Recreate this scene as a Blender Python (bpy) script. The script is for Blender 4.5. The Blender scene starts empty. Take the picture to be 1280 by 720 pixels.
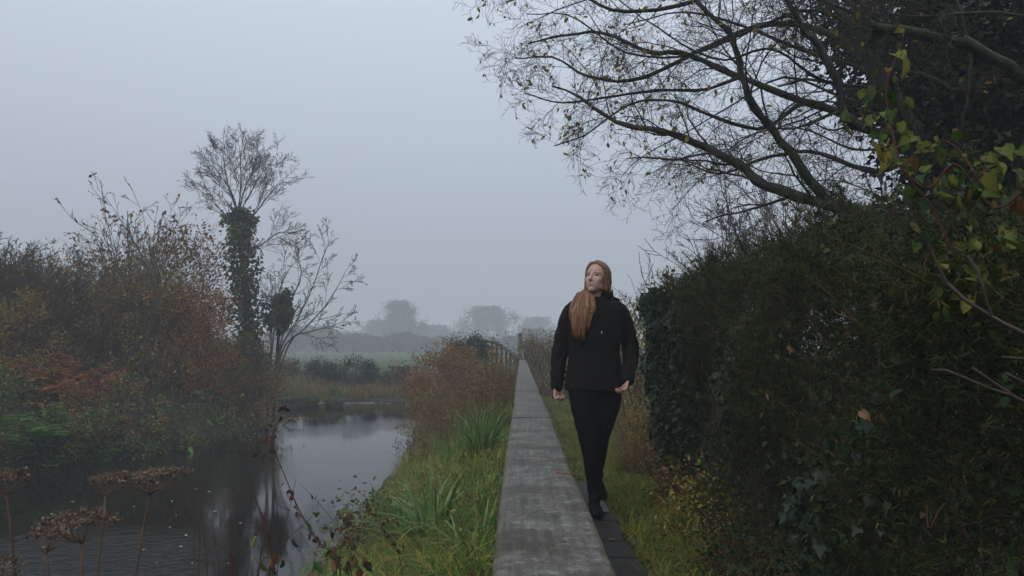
import bpy, math
import numpy as np
from math import radians as R, pi
from mathutils import Vector, Matrix
rng = np.random.default_rng(11)
sc = bpy.context.scene
col = sc.collection

# ------------------------------------------------------------------ camera
F = 850.0                                   # focal length in pixels of a 1280 px wide picture
PITCH, YAW = math.atan(75 / F), math.atan(11 / F)
CAM = np.array([0.0, 0.0, 1.1])
cd = bpy.data.cameras.new('camera'); cam = bpy.data.objects.new('camera', cd); col.objects.link(cam)
cd.sensor_width = 36; cd.lens = 36 * F / 1280; cd.clip_start = 0.02; cd.clip_end = 2000
cam.location = CAM; cam.rotation_euler = (pi / 2 + PITCH, 0, YAW)
sc.camera = cam

# ------------------------------------------------------------------ world, sun, exposure
SUN_EL, SUN_AZ = R(48), R(215)              # azimuth: direction the light comes from, clockwise from +Y
w = bpy.data.worlds.new('World'); sc.world = w; w.use_nodes = True
nt = w.node_tree; nt.nodes.clear()
sky = nt.nodes.new('ShaderNodeTexSky'); sky.sky_type = 'NISHITA'; sky.sun_disc = False
sky.sun_elevation = SUN_EL; sky.sun_rotation = SUN_AZ; sky.dust_density = 4.0; sky.air_density = 1.0; sky.ozone_density = 1.0
bg = nt.nodes.new('ShaderNodeBackground'); bg.inputs['Strength'].default_value = 0.11
hs = nt.nodes.new('ShaderNodeMix'); hs.data_type = 'RGBA'; hs.inputs[0].default_value = 0.88   # an even cloud deck over the clear sky
hs.inputs[7].default_value = (4.75, 5.35, 6.35, 1)
# overcast luminance: the deck is brightest overhead and falls off towards the horizon
tcw = nt.nodes.new('ShaderNodeTexCoord'); sxw = nt.nodes.new('ShaderNodeSeparateXYZ'); mrw = nt.nodes.new('ShaderNodeMapRange'); vm = nt.nodes.new('ShaderNodeVectorMath'); vm.operation = 'SCALE'
mrw.inputs[1].default_value = 0.0; mrw.inputs[2].default_value = 1.0; mrw.inputs[3].default_value = 0.47; mrw.inputs[4].default_value = 1.75
nt.links.new(tcw.outputs['Generated'], sxw.inputs[0]); nt.links.new(sxw.outputs[2], mrw.inputs[0]); nt.links.new(mrw.outputs[0], vm.inputs['Scale']); vm.inputs[0].default_value = (4.85, 5.35, 6.15)
nt.links.new(vm.outputs[0], hs.inputs[7])
wo = nt.nodes.new('ShaderNodeOutputWorld')
nt.links.new(sky.outputs[0], hs.inputs[6]); nt.links.new(hs.outputs[2], bg.inputs[0]); nt.links.new(bg.outputs[0], wo.inputs[0])
ld = bpy.data.lights.new('sun', 'SUN'); ld.energy = 0.6; ld.angle = R(35); ld.color = (1, 0.96, 0.9)
sun = bpy.data.objects.new('sun', ld); col.objects.link(sun)
sd = Vector((math.sin(SUN_AZ) * math.cos(SUN_EL), math.cos(SUN_AZ) * math.cos(SUN_EL), math.sin(SUN_EL)))
sun.rotation_euler = sd.to_track_quat('Z', 'Y').to_euler(); sun.location = (0, -5, 30)
vs = sc.view_settings; vs.view_transform = 'Standard'; vs.look = 'None'; vs.gamma = 1; vs.use_curve_mapping = False
vs.exposure = 0.3
cy = sc.cycles
cy.use_denoising = True; cy.max_bounces = 6; cy.diffuse_bounces = 3; cy.glossy_bounces = 3; cy.transmission_bounces = 4
cy.volume_bounces = 2; cy.transparent_max_bounces = 8; cy.caustics_reflective = False; cy.caustics_refractive = False

# ------------------------------------------------------------------ helpers: pixels to points, meshes, tags
def at(px, py, Y):
    """world point at depth Y (plane y = Y) on the ray through a pixel of the 1280 x 720 photograph"""
    d = np.array([(px - 640) / F, (360 - py) / F, -1.0])
    m = np.array(Matrix.Rotation(YAW, 3, 'Z') @ Matrix.Rotation(pi / 2 + PITCH, 3, 'X'))
    d = m @ d
    return CAM + d * (Y / d[1])

class MB:
    def __init__(s): s.V = []; s.Fs = []; s.A = []; s.M = []; s.n = 0
    def add(s, V, Fc, val=0.5, mi=0):
        V = np.asarray(V, float).reshape(-1, 3); Fc = np.asarray(Fc, int)
        s.V.append(V); s.Fs.append(Fc + s.n); s.M.append(np.full(len(Fc), mi)); s.n += len(V)
        s.A.append(np.broadcast_to(np.asarray(val, float), (len(V),)))
    def mesh(s, name, mats, smooth=True):
        me = bpy.data.meshes.new(name)
        if s.n:
            V = np.concatenate(s.V); me.vertices.add(len(V)); me.vertices.foreach_set('co', V.ravel())
            L = np.concatenate([f.ravel() for f in s.Fs]); sz = np.concatenate([np.full(len(f), f.shape[1]) for f in s.Fs])
            me.loops.add(len(L)); me.loops.foreach_set('vertex_index', L)
            st = np.concatenate([[0], np.cumsum(sz)[:-1]])
            me.polygons.add(len(sz)); me.polygons.foreach_set('loop_start', st)
            me.polygons.foreach_set('material_index', np.concatenate(s.M))
            me.polygons.foreach_set('use_smooth', np.full(len(sz), smooth))
            a = me.attributes.new('v', 'FLOAT', 'POINT'); a.data.foreach_set('value', np.concatenate(s.A))
            me.update(calc_edges=True); me.validate()
        for m in (mats if isinstance(mats, (list, tuple)) else [mats]): me.materials.append(m)
        return me
    def build(s, name, mats, parent=None, smooth=True):
        o = bpy.data.objects.new(name, s.mesh(name, mats, smooth)); col.objects.link(o)
        if parent is not None:
            o.parent = parent; o.matrix_parent_inverse = Matrix.Translation(-Vector(parent.location))
        return o

def tag(o, label=None, cat=None, group=None, kind=None):
    for k, v in (('label', label), ('category', cat), ('group', group), ('kind', kind)):
        if v: o[k] = v
    return o
def thing(name, loc, label, cat, group=None):
    o = bpy.data.objects.new(name, None); o.location = tuple(float(c) for c in loc); o.empty_display_size = 0.1
    col.objects.link(o); return tag(o, label, cat, group)
def norm(a): return a / np.maximum(np.linalg.norm(a, axis=-1, keepdims=True), 1e-9)

# ------------------------------------------------------------------ helpers: tubes, leaves, blades, trees
def smooth_line(pts, n):
    """Catmull-Rom through control points"""
    p = np.asarray(pts, float)
    if len(p) < 3:
        t = np.linspace(0, 1, n)[:, None]; return p[0] * (1 - t) + p[-1] * t
    q = np.vstack([2 * p[0] - p[1], p, 2 * p[-1] - p[-2]])
    u = np.linspace(0, len(p) - 1 - 1e-6, n); i = u.astype(int); t = (u - i)[:, None]
    a, b, c, d = q[i], q[i + 1], q[i + 2], q[i + 3]
    return 0.5 * (2 * b + (c - a) * t + (2 * a - 5 * b + 4 * c - d) * t * t + (3 * b - a - 3 * c + d) * t ** 3)

def tubes(mb, P, Rr, sides=5, val=0.5, mi=0, cap=True, squash=None):
    """N tubes at once: P (N,m,3), Rr (N,m)"""
    P = np.asarray(P, float); Rr = np.asarray(Rr, float)
    if P.ndim == 2: P = P[None]; Rr = Rr[None]
    N, m, _ = P.shape
    T = np.empty_like(P); T[:, 1:-1] = P[:, 2:] - P[:, :-2]; T[:, 0] = P[:, 1] - P[:, 0]; T[:, -1] = P[:, -1] - P[:, -2]
    T = norm(T)
    ref = np.where(np.abs(norm(P[:, -1] - P[:, 0])[:, 2:3]) < 0.8, [[0, 0, 1.0]], [[0, 1.0, 0.05]])[:, None, :]
    U = norm(np.cross(T, np.broadcast_to(ref, T.shape))); W = np.cross(T, U)
    a = np.arange(sides) * 2 * pi / sides
    V = P[:, :, None, :] + Rr[:, :, None, None] * (np.cos(a)[None, None, :, None] * U[:, :, None, :] + np.sin(a)[None, None, :, None] * W[:, :, None, :])
    idx = np.arange(N * m * sides).reshape(N, m, sides); nx = np.roll(idx, -1, 2)
    Fq = np.stack([idx[:, :-1], nx[:, :-1], nx[:, 1:], idx[:, 1:]], -1).reshape(-1, 4)
    v = np.asarray(val, float)
    vv = np.repeat(v, m * sides) if v.ndim == 1 and len(v) == N else val
    mb.add(V, Fq, vv, mi)
    if cap:
        base = mb.n - N * m * sides
        k = idx[:, -1, :]; mb.Fs.append(k + base); mb.M.append(np.full(N, mi))
        k = idx[:, 0, ::-1]; mb.Fs.append(k + base); mb.M.append(np.full(N, mi))

OVAL = (np.array([[0, 0, 0], [.5, .35, .1], [.36, .74, .07], [0, 1, -.06], [-.36, .74, .07], [-.5, .35, .1]]), [[0, 1, 2, 3], [0, 3, 4, 5]])
NEEDLE = (np.array([[-.5, 0, 0], [.5, 0, 0], [.3, .55, .03], [0, 1, .06]]), [[0, 1, 2, 3]])
IVY = (np.array([[0, .08, 0], [.42, -.05, .06], [.58, .3, .08], [.26, .45, .05], [0, 1, -.06], [-.26, .45, .05], [-.58, .3, .08], [-.42, -.05, .06]]), [[0, 1, 2, 3, 4], [0, 4, 5, 6, 7]])
HEART = (np.array([[0, .06, 0], [.3, -.06, .09], [.5, .2, .2], [.41, .55, .17], [.15, .85, .0], [0, 1.06, -.2], [-.15, .85, -.03], [-.42, .55, .12], [-.52, .2, .14], [-.3, -.06, .08]]),
         [[0, 1, 2, 3, 4, 5], [0, 5, 6, 7, 8, 9]])
def leaves(mb, C, D=None, size=0.05, wid=0.5, shape=OVAL, val=None, mi=0, flat=0.0, jit=0.35):
    """C (N,3) leaf bases, D (N,3) leaf directions; flat: how far the leaf faces turn to the sky"""
    C = np.asarray(C, float).reshape(-1, 3); N = len(C)
    if N == 0: return
    if D is None: D = rng.normal(size=(N, 3))
    D = norm(np.asarray(D, float)); nrm = rng.normal(size=(N, 3)); nrm[:, 2] = np.abs(nrm[:, 2]) + flat * 3
    X = norm(np.cross(D, nrm)); Z = np.cross(X, D)
    S = size * (1 + jit * rng.uniform(-1, 1, N))
    T, Fc = shape; k = len(T)
    V = C[:, None, :] + S[:, None, None] * (T[None, :, 0:1] * wid * X[:, None, :] + T[None, :, 1:2] * D[:, None, :] + T[None, :, 2:3] * Z[:, None, :])
    off = (np.arange(N) * k)[:, None, None]
    Fa = (np.asarray(Fc)[None] + off).reshape(-1, len(Fc[0]))
    val = rng.uniform(0, 1, N) if val is None else np.broadcast_to(val, (N,))
    mb.add(V, Fa, np.repeat(val, k), mi)

def blades(mb, B, L, W, lean=0.5, az=None, val=None, mi=0, m=5, jit=0.4):
    """curved grass blades from base points B (N,3)"""
    B = np.asarray(B, float).reshape(-1, 3); N = len(B)
    if N == 0: return
    az = rng.uniform(0, 2 * pi, N) if az is None else az
    L = L * (1 + jit * rng.uniform(-1, 1, N)); ln = np.clip(lean * (1 + 0.7 * rng.uniform(-1, 1, N)), 0.02, 1.6)
    t = np.linspace(0, 1, m)[None, :]
    h = np.stack([np.cos(az), np.sin(az), 0 * az], -1)
    out = (ln[:, None] * (0.25 * t + 0.75 * t ** 2.2)); up = t - 0.55 * ln[:, None] * t ** 2.4
    C = B[:, None, :] + L[:, None, None] * (out[..., None] * h[:, None, :] + up[..., None] * np.array([0, 0, 1.0]))
    wdir = np.stack([-np.sin(az + rng.normal(0, .6, N)), np.cos(az), 0 * az], -1)
    ww = W * (1 + .3 * rng.uniform(-1, 1, N))[:, None] * np.array([.75, 1, .9, .6, .06] if m == 5 else np.linspace(1, .06, m))[None, :] * 0.5
    Vl = C - ww[..., None] * wdir[:, None, :]; Vr = C + ww[..., None] * wdir[:, None, :]
    V = np.stack([Vl, Vr], 2)
    idx = np.arange(N * m * 2).reshape(N, m, 2)
    Fq = np.stack([idx[:, :-1, 0], idx[:, :-1, 1], idx[:, 1:, 1], idx[:, 1:, 0]], -1).reshape(-1, 4)
    val = rng.uniform(0, 1, N) if val is None else np.broadcast_to(val, (N,))
    mb.add(V, Fq, np.repeat(val, m * 2), mi)

class Tree:
    """polylines grouped by their number of points, grown by recursion"""
    def __init__(s): s.by = {}; s.tips = []; s.tipd = []
    def put(s, pts, rad): s.by.setdefault(len(pts), []).append((pts, rad))
    def grow(s, p, d, L, r, lev, c):
        n = c['n'][lev]; seg = L / (n - 1); pts = [p]; dirs = [d]
        for i in range(n - 1):
            d = d + rng.normal(0, c['wob'][lev], 3); d[2] += c['trop'][lev]; d = d / np.linalg.norm(d)
            p = p + d * seg; pts.append(p); dirs.append(d)
        pts = np.array(pts); rad = np.linspace(r, max(r * c.get('taper', .4), c.get('rmin', .0015)), n)
        s.put(pts, rad); s.sprout(pts, rad, np.array(dirs), L, lev, c)
    def sprout(s, pts, rad, dirs, L, lev, c, lo=None):
        if lev + 1 >= len(c['n']):
            s.tips.append(pts[-1]); s.tipd.append(dirs[-1]); s.tips.append(pts[len(pts) // 2]); s.tipd.append(dirs[-1]); return
        k = c['kids'][lev]; lo = c.get('lo', .25) if lo is None else lo
        for f in (np.arange(k) + rng.uniform(0, 1, k)) / k * (1 - lo) + lo:
            u = f * (len(pts) - 1); i = min(int(u), len(pts) - 2); q = pts[i] + (pts[i + 1] - pts[i]) * (u - i)
            d = dirs[i]; side = rng.normal(size=3); side -= d * side.dot(d); side /= np.linalg.norm(side) + 1e-9
            if 'flatten' in c: side = side * c['flatten']; side /= np.linalg.norm(side) + 1e-9
            a = R(c['ang'][lev] + rng.uniform(-14, 14)); nd = d * math.cos(a) + side * math.sin(a)
            l = L * c['len'][lev] * (1 - .45 * f) * rng.uniform(.65, 1.25)
            s.grow(q, nd, l, max(rad[i] * c['rr'][lev], c.get('rmin', .0015)), lev + 1, c)
    def limb(s, ctrl, r0, r1, c, lev=0, n=16, L=None, lo=.2, wig=True):
        pts = smooth_line(ctrl, n); rad = np.linspace(r0, r1, n) * (.8 if wig else 1)
        pts[1:-1] += rng.normal(0, r1 * .5, (n - 2, 3)); wg = smooth_line(rng.normal(0, .02 if r0 < .06 and wig else 0, (max(4, n // 4), 3)), n); pts += wg * np.minimum(np.linspace(0, 4, n), 1)[:, None]
        dirs = norm(np.gradient(pts, axis=0)); rad = rad * (1 + .09 * np.sin(np.arange(n) * 2.1 + pts[0][0] * 9) + rng.normal(0, .05, n)); s.put(pts, rad)
        s.sprout(pts, rad, dirs, L or np.linalg.norm(pts[-1] - pts[0]), lev, c, lo)
    def build(s, mb, big=8):
        for n, l in s.by.items():
            P = np.array([a for a, b in l]); Q = np.array([b for a, b in l]); mx = Q[:, 0]
            for lo, hi, sd in ((0, .004, 3), (.004, .015, 4), (.015, .04, 6), (.04, 9, 10)):
                k = (mx >= lo) & (mx < hi)
                if k.any(): tubes(mb, P[k], Q[k], sd, val=rng.uniform(0, 1, k.sum()), cap=sd > 4)

# ------------------------------------------------------------------ materials
def mat(name):
    m = bpy.data.materials.new(name); m.use_nodes = True; m.node_tree.nodes.clear(); return m, m.node_tree
def nd(t, kind, **k):
    n = t.nodes.new('ShaderNode' + kind)
    for a, b in k.items():
        if a.startswith('i_'): n.inputs[a[2:].replace('_', ' ')].default_value = b
        else: setattr(n, a, b)
    return n
def ramp(t, stops):
    n = t.nodes.new('ShaderNodeValToRGB'); e = n.color_ramp.elements
    while len(e) < len(stops): e.new(.5)
    for x, (p, c) in zip(e, stops): x.position = p; x.color = tuple(c) + (1,)
    return n
def leafmat(name, cols, rough=.5, trans=.25, spec=.35, spots=0):
    m, t = mat(name); L = t.links
    a = nd(t, 'Attribute', attribute_name='v'); stops = [(i / max(1, len(cols) - 1), c) for i, c in enumerate(cols)]
    r = ramp(t, stops); L.new(a.outputs['Fac'], r.inputs[0])
    tc = nd(t, 'TexCoord'); no = nd(t, 'TexNoise', i_Scale=9.0, i_Detail=3.0); L.new(tc.outputs['Object'], no.inputs['Vector'])
    hsv = nd(t, 'HueSaturation'); L.new(r.outputs[0], hsv.inputs['Color'])
    mr = nd(t, 'MapRange'); mr.inputs[1].default_value = .3; mr.inputs[2].default_value = .7; mr.inputs[3].default_value = .7; mr.inputs[4].default_value = 1.3
    L.new(no.outputs[0], mr.inputs[0]); L.new(mr.outputs[0], hsv.inputs['Value'])
    if spots:
        sn = nd(t, 'TexNoise', i_Scale=spots, i_Detail=3.0); L.new(tc.outputs['Object'], sn.inputs['Vector']); sr = ramp(t, [(.56, (1, 1, 1)), (.66, (.35, .22, .12))]); L.new(sn.outputs[0], sr.inputs[0])
        sm = nd(t, 'Mix', data_type='RGBA', blend_type='MULTIPLY'); sm.inputs[0].default_value = 1; L.new(hsv.outputs[0], sm.inputs[6]); L.new(sr.outputs[0], sm.inputs[7])
    out = sm.outputs[2] if spots else hsv.outputs[0]
    b = nd(t, 'BsdfPrincipled', i_Roughness=rough); b.inputs['Specular IOR Level'].default_value = spec * .4; L.new(out, b.inputs['Base Color'])
    tr = nd(t, 'BsdfTranslucent'); L.new(out, tr.inputs[0])
    mx = nd(t, 'MixShader'); mx.inputs[0].default_value = trans; L.new(b.outputs[0], mx.inputs[1]); L.new(tr.outputs[0], mx.inputs[2])
    o = nd(t, 'OutputMaterial'); L.new(mx.outputs[0], o.inputs[0]); return m
def barkmat(name, c1, c2, scale=18, rough=.85, moss=None, bump=.4, stretch=(1, 1, .25)):
    m, t = mat(name); L = t.links
    tc = nd(t, 'TexCoord'); mp = nd(t, 'Mapping'); mp.inputs['Scale'].default_value = stretch; L.new(tc.outputs['Object'], mp.inputs[0])
    no = nd(t, 'TexNoise', i_Scale=scale, i_Detail=6.0, i_Roughness=.65); L.new(mp.outputs[0], no.inputs['Vector'])
    r = ramp(t, [(.32, c1), (.68, c2)]); L.new(no.outputs[0], r.inputs[0]); src = r.outputs[0]
    if moss:
        n2 = nd(t, 'TexNoise', i_Scale=scale * .22, i_Detail=5.0); L.new(tc.outputs['Object'], n2.inputs['Vector'])
        r2 = ramp(t, [(.48, (0, 0, 0)), (.62, (1, 1, 1))]); L.new(n2.outputs[0], r2.inputs[0])
        mx = nd(t, 'Mix', data_type='RGBA'); mx.inputs[7].default_value = tuple(moss) + (1,)
        L.new(r2.outputs[0], mx.inputs[0]); L.new(src, mx.inputs[6]); src = mx.outputs[2]
    b = nd(t, 'BsdfPrincipled', i_Roughness=rough); b.inputs['Specular IOR Level'].default_value = .12; L.new(src, b.inputs['Base Color'])
    bp = nd(t, 'Bump', i_Strength=bump, i_Distance=.01); L.new(no.outputs[0], bp.inputs['Height']); L.new(bp.outputs[0], b.inputs['Normal'])
    o = nd(t, 'OutputMaterial'); L.new(b.outputs[0], o.inputs[0]); return m

M = {}
M['willow_bark'] = barkmat('willow_bark', (.022, .02, .017), (.07, .065, .055), 22, moss=(.03, .042, .018))
M['pale_bark'] = barkmat('pale_bark', (.05, .043, .037), (.12, .105, .09), 20)
M['dark_bark'] = barkmat('dark_bark', (.03, .024, .02), (.075, .06, .05), 20)
M['red_twig'] = barkmat('red_twig', (.05, .026, .018), (.11, .06, .04), 25)
M['dry_stem'] = barkmat('dry_stem', (.07, .042, .028), (.2, .135, .085), 30, stretch=(1, 1, .15))
M['bramble_stem'] = barkmat('bramble_stem', (.05, .025, .02), (.12, .05, .04), 40)
M['gorse'] = leafmat('gorse_needles', [(.011, .018, .008), (.022, .035, .012), (.05, .062, .016), (.11, .08, .02)], .6, .1, .25)
M['ivy'] = leafmat('ivy_leaves', [(.008, .022, .014), (.014, .036, .02), (.022, .05, .026), (.045, .075, .03)], .38, .08, .5)
M['tree_ivy'] = leafmat('tree_ivy_leaves', [(.02, .045, .022), (.035, .075, .03), (.06, .1, .035), (.1, .1, .03)], .55, .2)
M['evergreen'] = leafmat('evergreen_leaves', [(.008, .015, .009), (.014, .028, .014), (.022, .04, .018)], .4, .1, .4)
M['yellow_leaf'] = leafmat('yellow_leaves', [(.08, .11, .02), (.2, .2, .03), (.28, .22, .04), (.22, .11, .03)], .55, .35)
M['vine_leaf'] = leafmat('vine_leaves', [(.03, .06, .012), (.065, .11, .016), (.13, .15, .022), (.15, .12, .018), (.11, .05, .014)], .55, .3, .35, 70.0)
M['hedge_autumn'] = leafmat('autumn_hedge_leaves', [(.09, .14, .03), (.19, .2, .035), (.3, .25, .045), (.3, .16, .05), (.12, .15, .035)], .6, .3)
M['bramble'] = leafmat('bramble_leaves', [(.016, .045, .02), (.04, .095, .034), (.09, .16, .05), (.22, .2, .045), (.17, .07, .03)], .5, .2)
M['hedge_bramble'] = leafmat('hedge_bramble_leaves', [(.012, .03, .012), (.02, .045, .016), (.05, .055, .016), (.06, .03, .015)], .65, .15, .2)
M['dead_bramble'] = leafmat('dead_bramble_leaves', [(.04, .02, .015), (.075, .035, .024), (.12, .055, .03), (.09, .07, .03)], .7, .2)
M['rust'] = leafmat('rust_leaves', [(.12, .048, .02), (.24, .1, .03), (.34, .18, .045), (.2, .16, .045)], .65, .25)
M['brownleaf'] = leafmat('brown_olive_leaves', [(.09, .065, .025), (.17, .12, .034), (.25, .2, .045), (.27, .14, .04), (.1, .12, .035)], .65, .25)
M['bracken'] = leafmat('dead_bracken', [(.27, .09, .03), (.36, .13, .04), (.42, .2, .06), (.2, .07, .03)], .75, .2)
M['fern'] = leafmat('green_fern', [(.05, .12, .025), (.09, .19, .04), (.12, .22, .05)], .5, .3)
M['grass'] = leafmat('grass_blades', [(.035, .085, .01), (.085, .175, .016), (.15, .25, .024), (.26, .245, .035), (.3, .19, .06)], .5, .3)
M['sedge'] = leafmat('sedge_blades', [(.045, .12, .03), (.08, .19, .045), (.12, .24, .06), (.24, .29, .13)], .42, .3)
M['drygrass'] = leafmat('dry_grass', [(.13, .08, .036), (.2, .135, .06), (.27, .19, .09), (.1, .085, .035)], .7, .3)
M['umbel'] = leafmat('dry_umbel', [(.085, .058, .04), (.17, .12, .08), (.27, .2, .14)], .8, .2)
M['far_leaf'] = leafmat('far_foliage', [(.012, .018, .012), (.02, .028, .016), (.03, .035, .02)], .8, .1)
M['far_autumn'] = leafmat('far_autumn_foliage', [(.04, .035, .02), (.07, .05, .025), (.05, .05, .025)], .8, .1)
M['purple_twig'] = barkmat('thicket_twigs', (.045, .035, .022), (.11, .08, .045), 10)
M['moss'] = leafmat('moss', [(.09, .13, .04), (.16, .21, .06)], .9, .1)
M['deadleaf'] = leafmat('dead_leaf', [(.2, .09, .04), (.3, .15, .07), (.36, .22, .12)], .6, .2)

def groundmat():
    m, t = mat('ground_soil_grass'); L = t.links
    tc = nd(t, 'TexCoord'); n1 = nd(t, 'TexNoise', i_Scale=.35, i_Detail=8.0, i_Roughness=.65); n2 = nd(t, 'TexNoise', i_Scale=9.0, i_Detail=8.0, i_Roughness=.7)
    for n in (n1, n2): L.new(tc.outputs['Object'], n.inputs['Vector'])
    r1 = ramp(t, [(.35, (.022, .018, .012)), (.55, (.04, .045, .018)), (.72, (.05, .032, .018))]); L.new(n2.outputs[0], r1.inputs[0])
    r2 = ramp(t, [(.3, (.03, .055, .016)), (.7, (.06, .095, .028))]); L.new(n2.outputs[0], r2.inputs[0])
    geo = nd(t, 'NewGeometry'); sx = nd(t, 'SeparateXYZ'); L.new(geo.outputs['Position'], sx.inputs[0])
    far = nd(t, 'MapRange'); far.inputs[1].default_value = 27; far.inputs[2].default_value = 34; L.new(sx.outputs[1], far.inputs[0])
    mx = nd(t, 'Mix', data_type='RGBA'); L.new(far.outputs[0], mx.inputs[0]); L.new(r1.outputs[0], mx.inputs[6]); L.new(r2.outputs[0], mx.inputs[7])
    b = nd(t, 'BsdfPrincipled', i_Roughness=.9); b.inputs['Specular IOR Level'].default_value = .2; L.new(mx.outputs[2], b.inputs['Base Color'])
    bp = nd(t, 'Bump', i_Strength=.8, i_Distance=.03); L.new(n2.outputs[0], bp.inputs['Height']); L.new(bp.outputs[0], b.inputs['Normal'])
    o = nd(t, 'OutputMaterial'); L.new(b.outputs[0], o.inputs[0]); return m
M['ground'] = groundmat()
WZ0 = -.9
def watermat():
    m, t = mat('river_water'); L = t.links
    tc = nd(t, 'TexCoord'); mp = nd(t, 'Mapping'); mp.inputs['Scale'].default_value = (1.5, 2.0, 1); L.new(tc.outputs['Object'], mp.inputs[0])
    n1 = nd(t, 'TexNoise', i_Scale=4.5, i_Detail=4.0, i_Roughness=.55, i_Distortion=1.2); n2 = nd(t, 'TexNoise', i_Scale=.22, i_Detail=2.0)
    L.new(mp.outputs[0], n1.inputs['Vector']); L.new(tc.outputs['Object'], n2.inputs['Vector'])
    st = nd(t, 'MapRange'); st.inputs[1].default_value = .45; st.inputs[2].default_value = .65; st.inputs[3].default_value = .008; st.inputs[4].default_value = .09
    L.new(n2.outputs[0], st.inputs[0])
    ge = nd(t, 'NewGeometry'); ds = nd(t, 'VectorMath', operation='DISTANCE'); ds.inputs[1].default_value = (-4.5, 6.3, WZ0); L.new(ge.outputs['Position'], ds.inputs[0])
    rf = nd(t, 'MapRange'); rf.inputs[1].default_value = .5; rf.inputs[2].default_value = 1.9; rf.inputs[3].default_value = .6; rf.inputs[4].default_value = 0; L.new(ds.outputs['Value'], rf.inputs[0])
    sm = nd(t, 'Math', operation='ADD'); L.new(st.outputs[0], sm.inputs[0]); L.new(rf.outputs[0], sm.inputs[1])
    n1.inputs['Scale'].default_value = 5.5
    bp = nd(t, 'Bump', i_Distance=.06); L.new(sm.outputs[0], bp.inputs['Strength']); L.new(n1.outputs[0], bp.inputs['Height'])
    b = nd(t, 'BsdfPrincipled', i_Roughness=.035, i_IOR=1.333); b.inputs['Base Color'].default_value = (.006, .006, .005, 1)
    L.new(bp.outputs[0], b.inputs['Normal']); o = nd(t, 'OutputMaterial'); L.new(b.outputs[0], o.inputs[0]); return m
M['water'] = watermat()
def plain(name, c, rough=.7, bumps=None, spec=.4, c2=None, sheen=0):
    m, t = mat(name); L = t.links
    b = nd(t, 'BsdfPrincipled', i_Roughness=rough); b.inputs['Specular IOR Level'].default_value = spec
    tc = nd(t, 'TexCoord'); no = nd(t, 'TexNoise', i_Scale=(bumps or (40, .2))[0], i_Detail=5.0); L.new(tc.outputs['Object'], no.inputs['Vector'])
    r = ramp(t, [(.3, c), (.7, c2 or tuple(x * 1.25 for x in c))]); L.new(no.outputs[0], r.inputs[0]); L.new(r.outputs[0], b.inputs['Base Color'])
    bp = nd(t, 'Bump', i_Strength=(bumps or (40, .2))[1], i_Distance=.004); L.new(no.outputs[0], bp.inputs['Height']); L.new(bp.outputs[0], b.inputs['Normal'])
    if sheen: b.inputs['Sheen Weight'].default_value = sheen
    o = nd(t, 'OutputMaterial'); L.new(b.outputs[0], o.inputs[0]); return m
M['jacket'] = plain('black_jacket_fabric', (.007, .0062, .0065), .85, (60, .4), .12)
M['trousers'] = plain('black_leggings', (.004, .005, .007), .9, (80, .15), .06)
M['shoe'] = plain('black_shoe', (.005, .005, .005), .8, (60, .2), .1)
M['rock'] = plain('river_rock', (.06, .06, .05), .7, (6, .6), .4, (.16, .16, .14))
M['foam'] = plain('river_foam', (.13, .14, .145), .6, (20, .3))
M['tip'] = plain('pale_cord_tip', (.5, .5, .5), .5)
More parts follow.
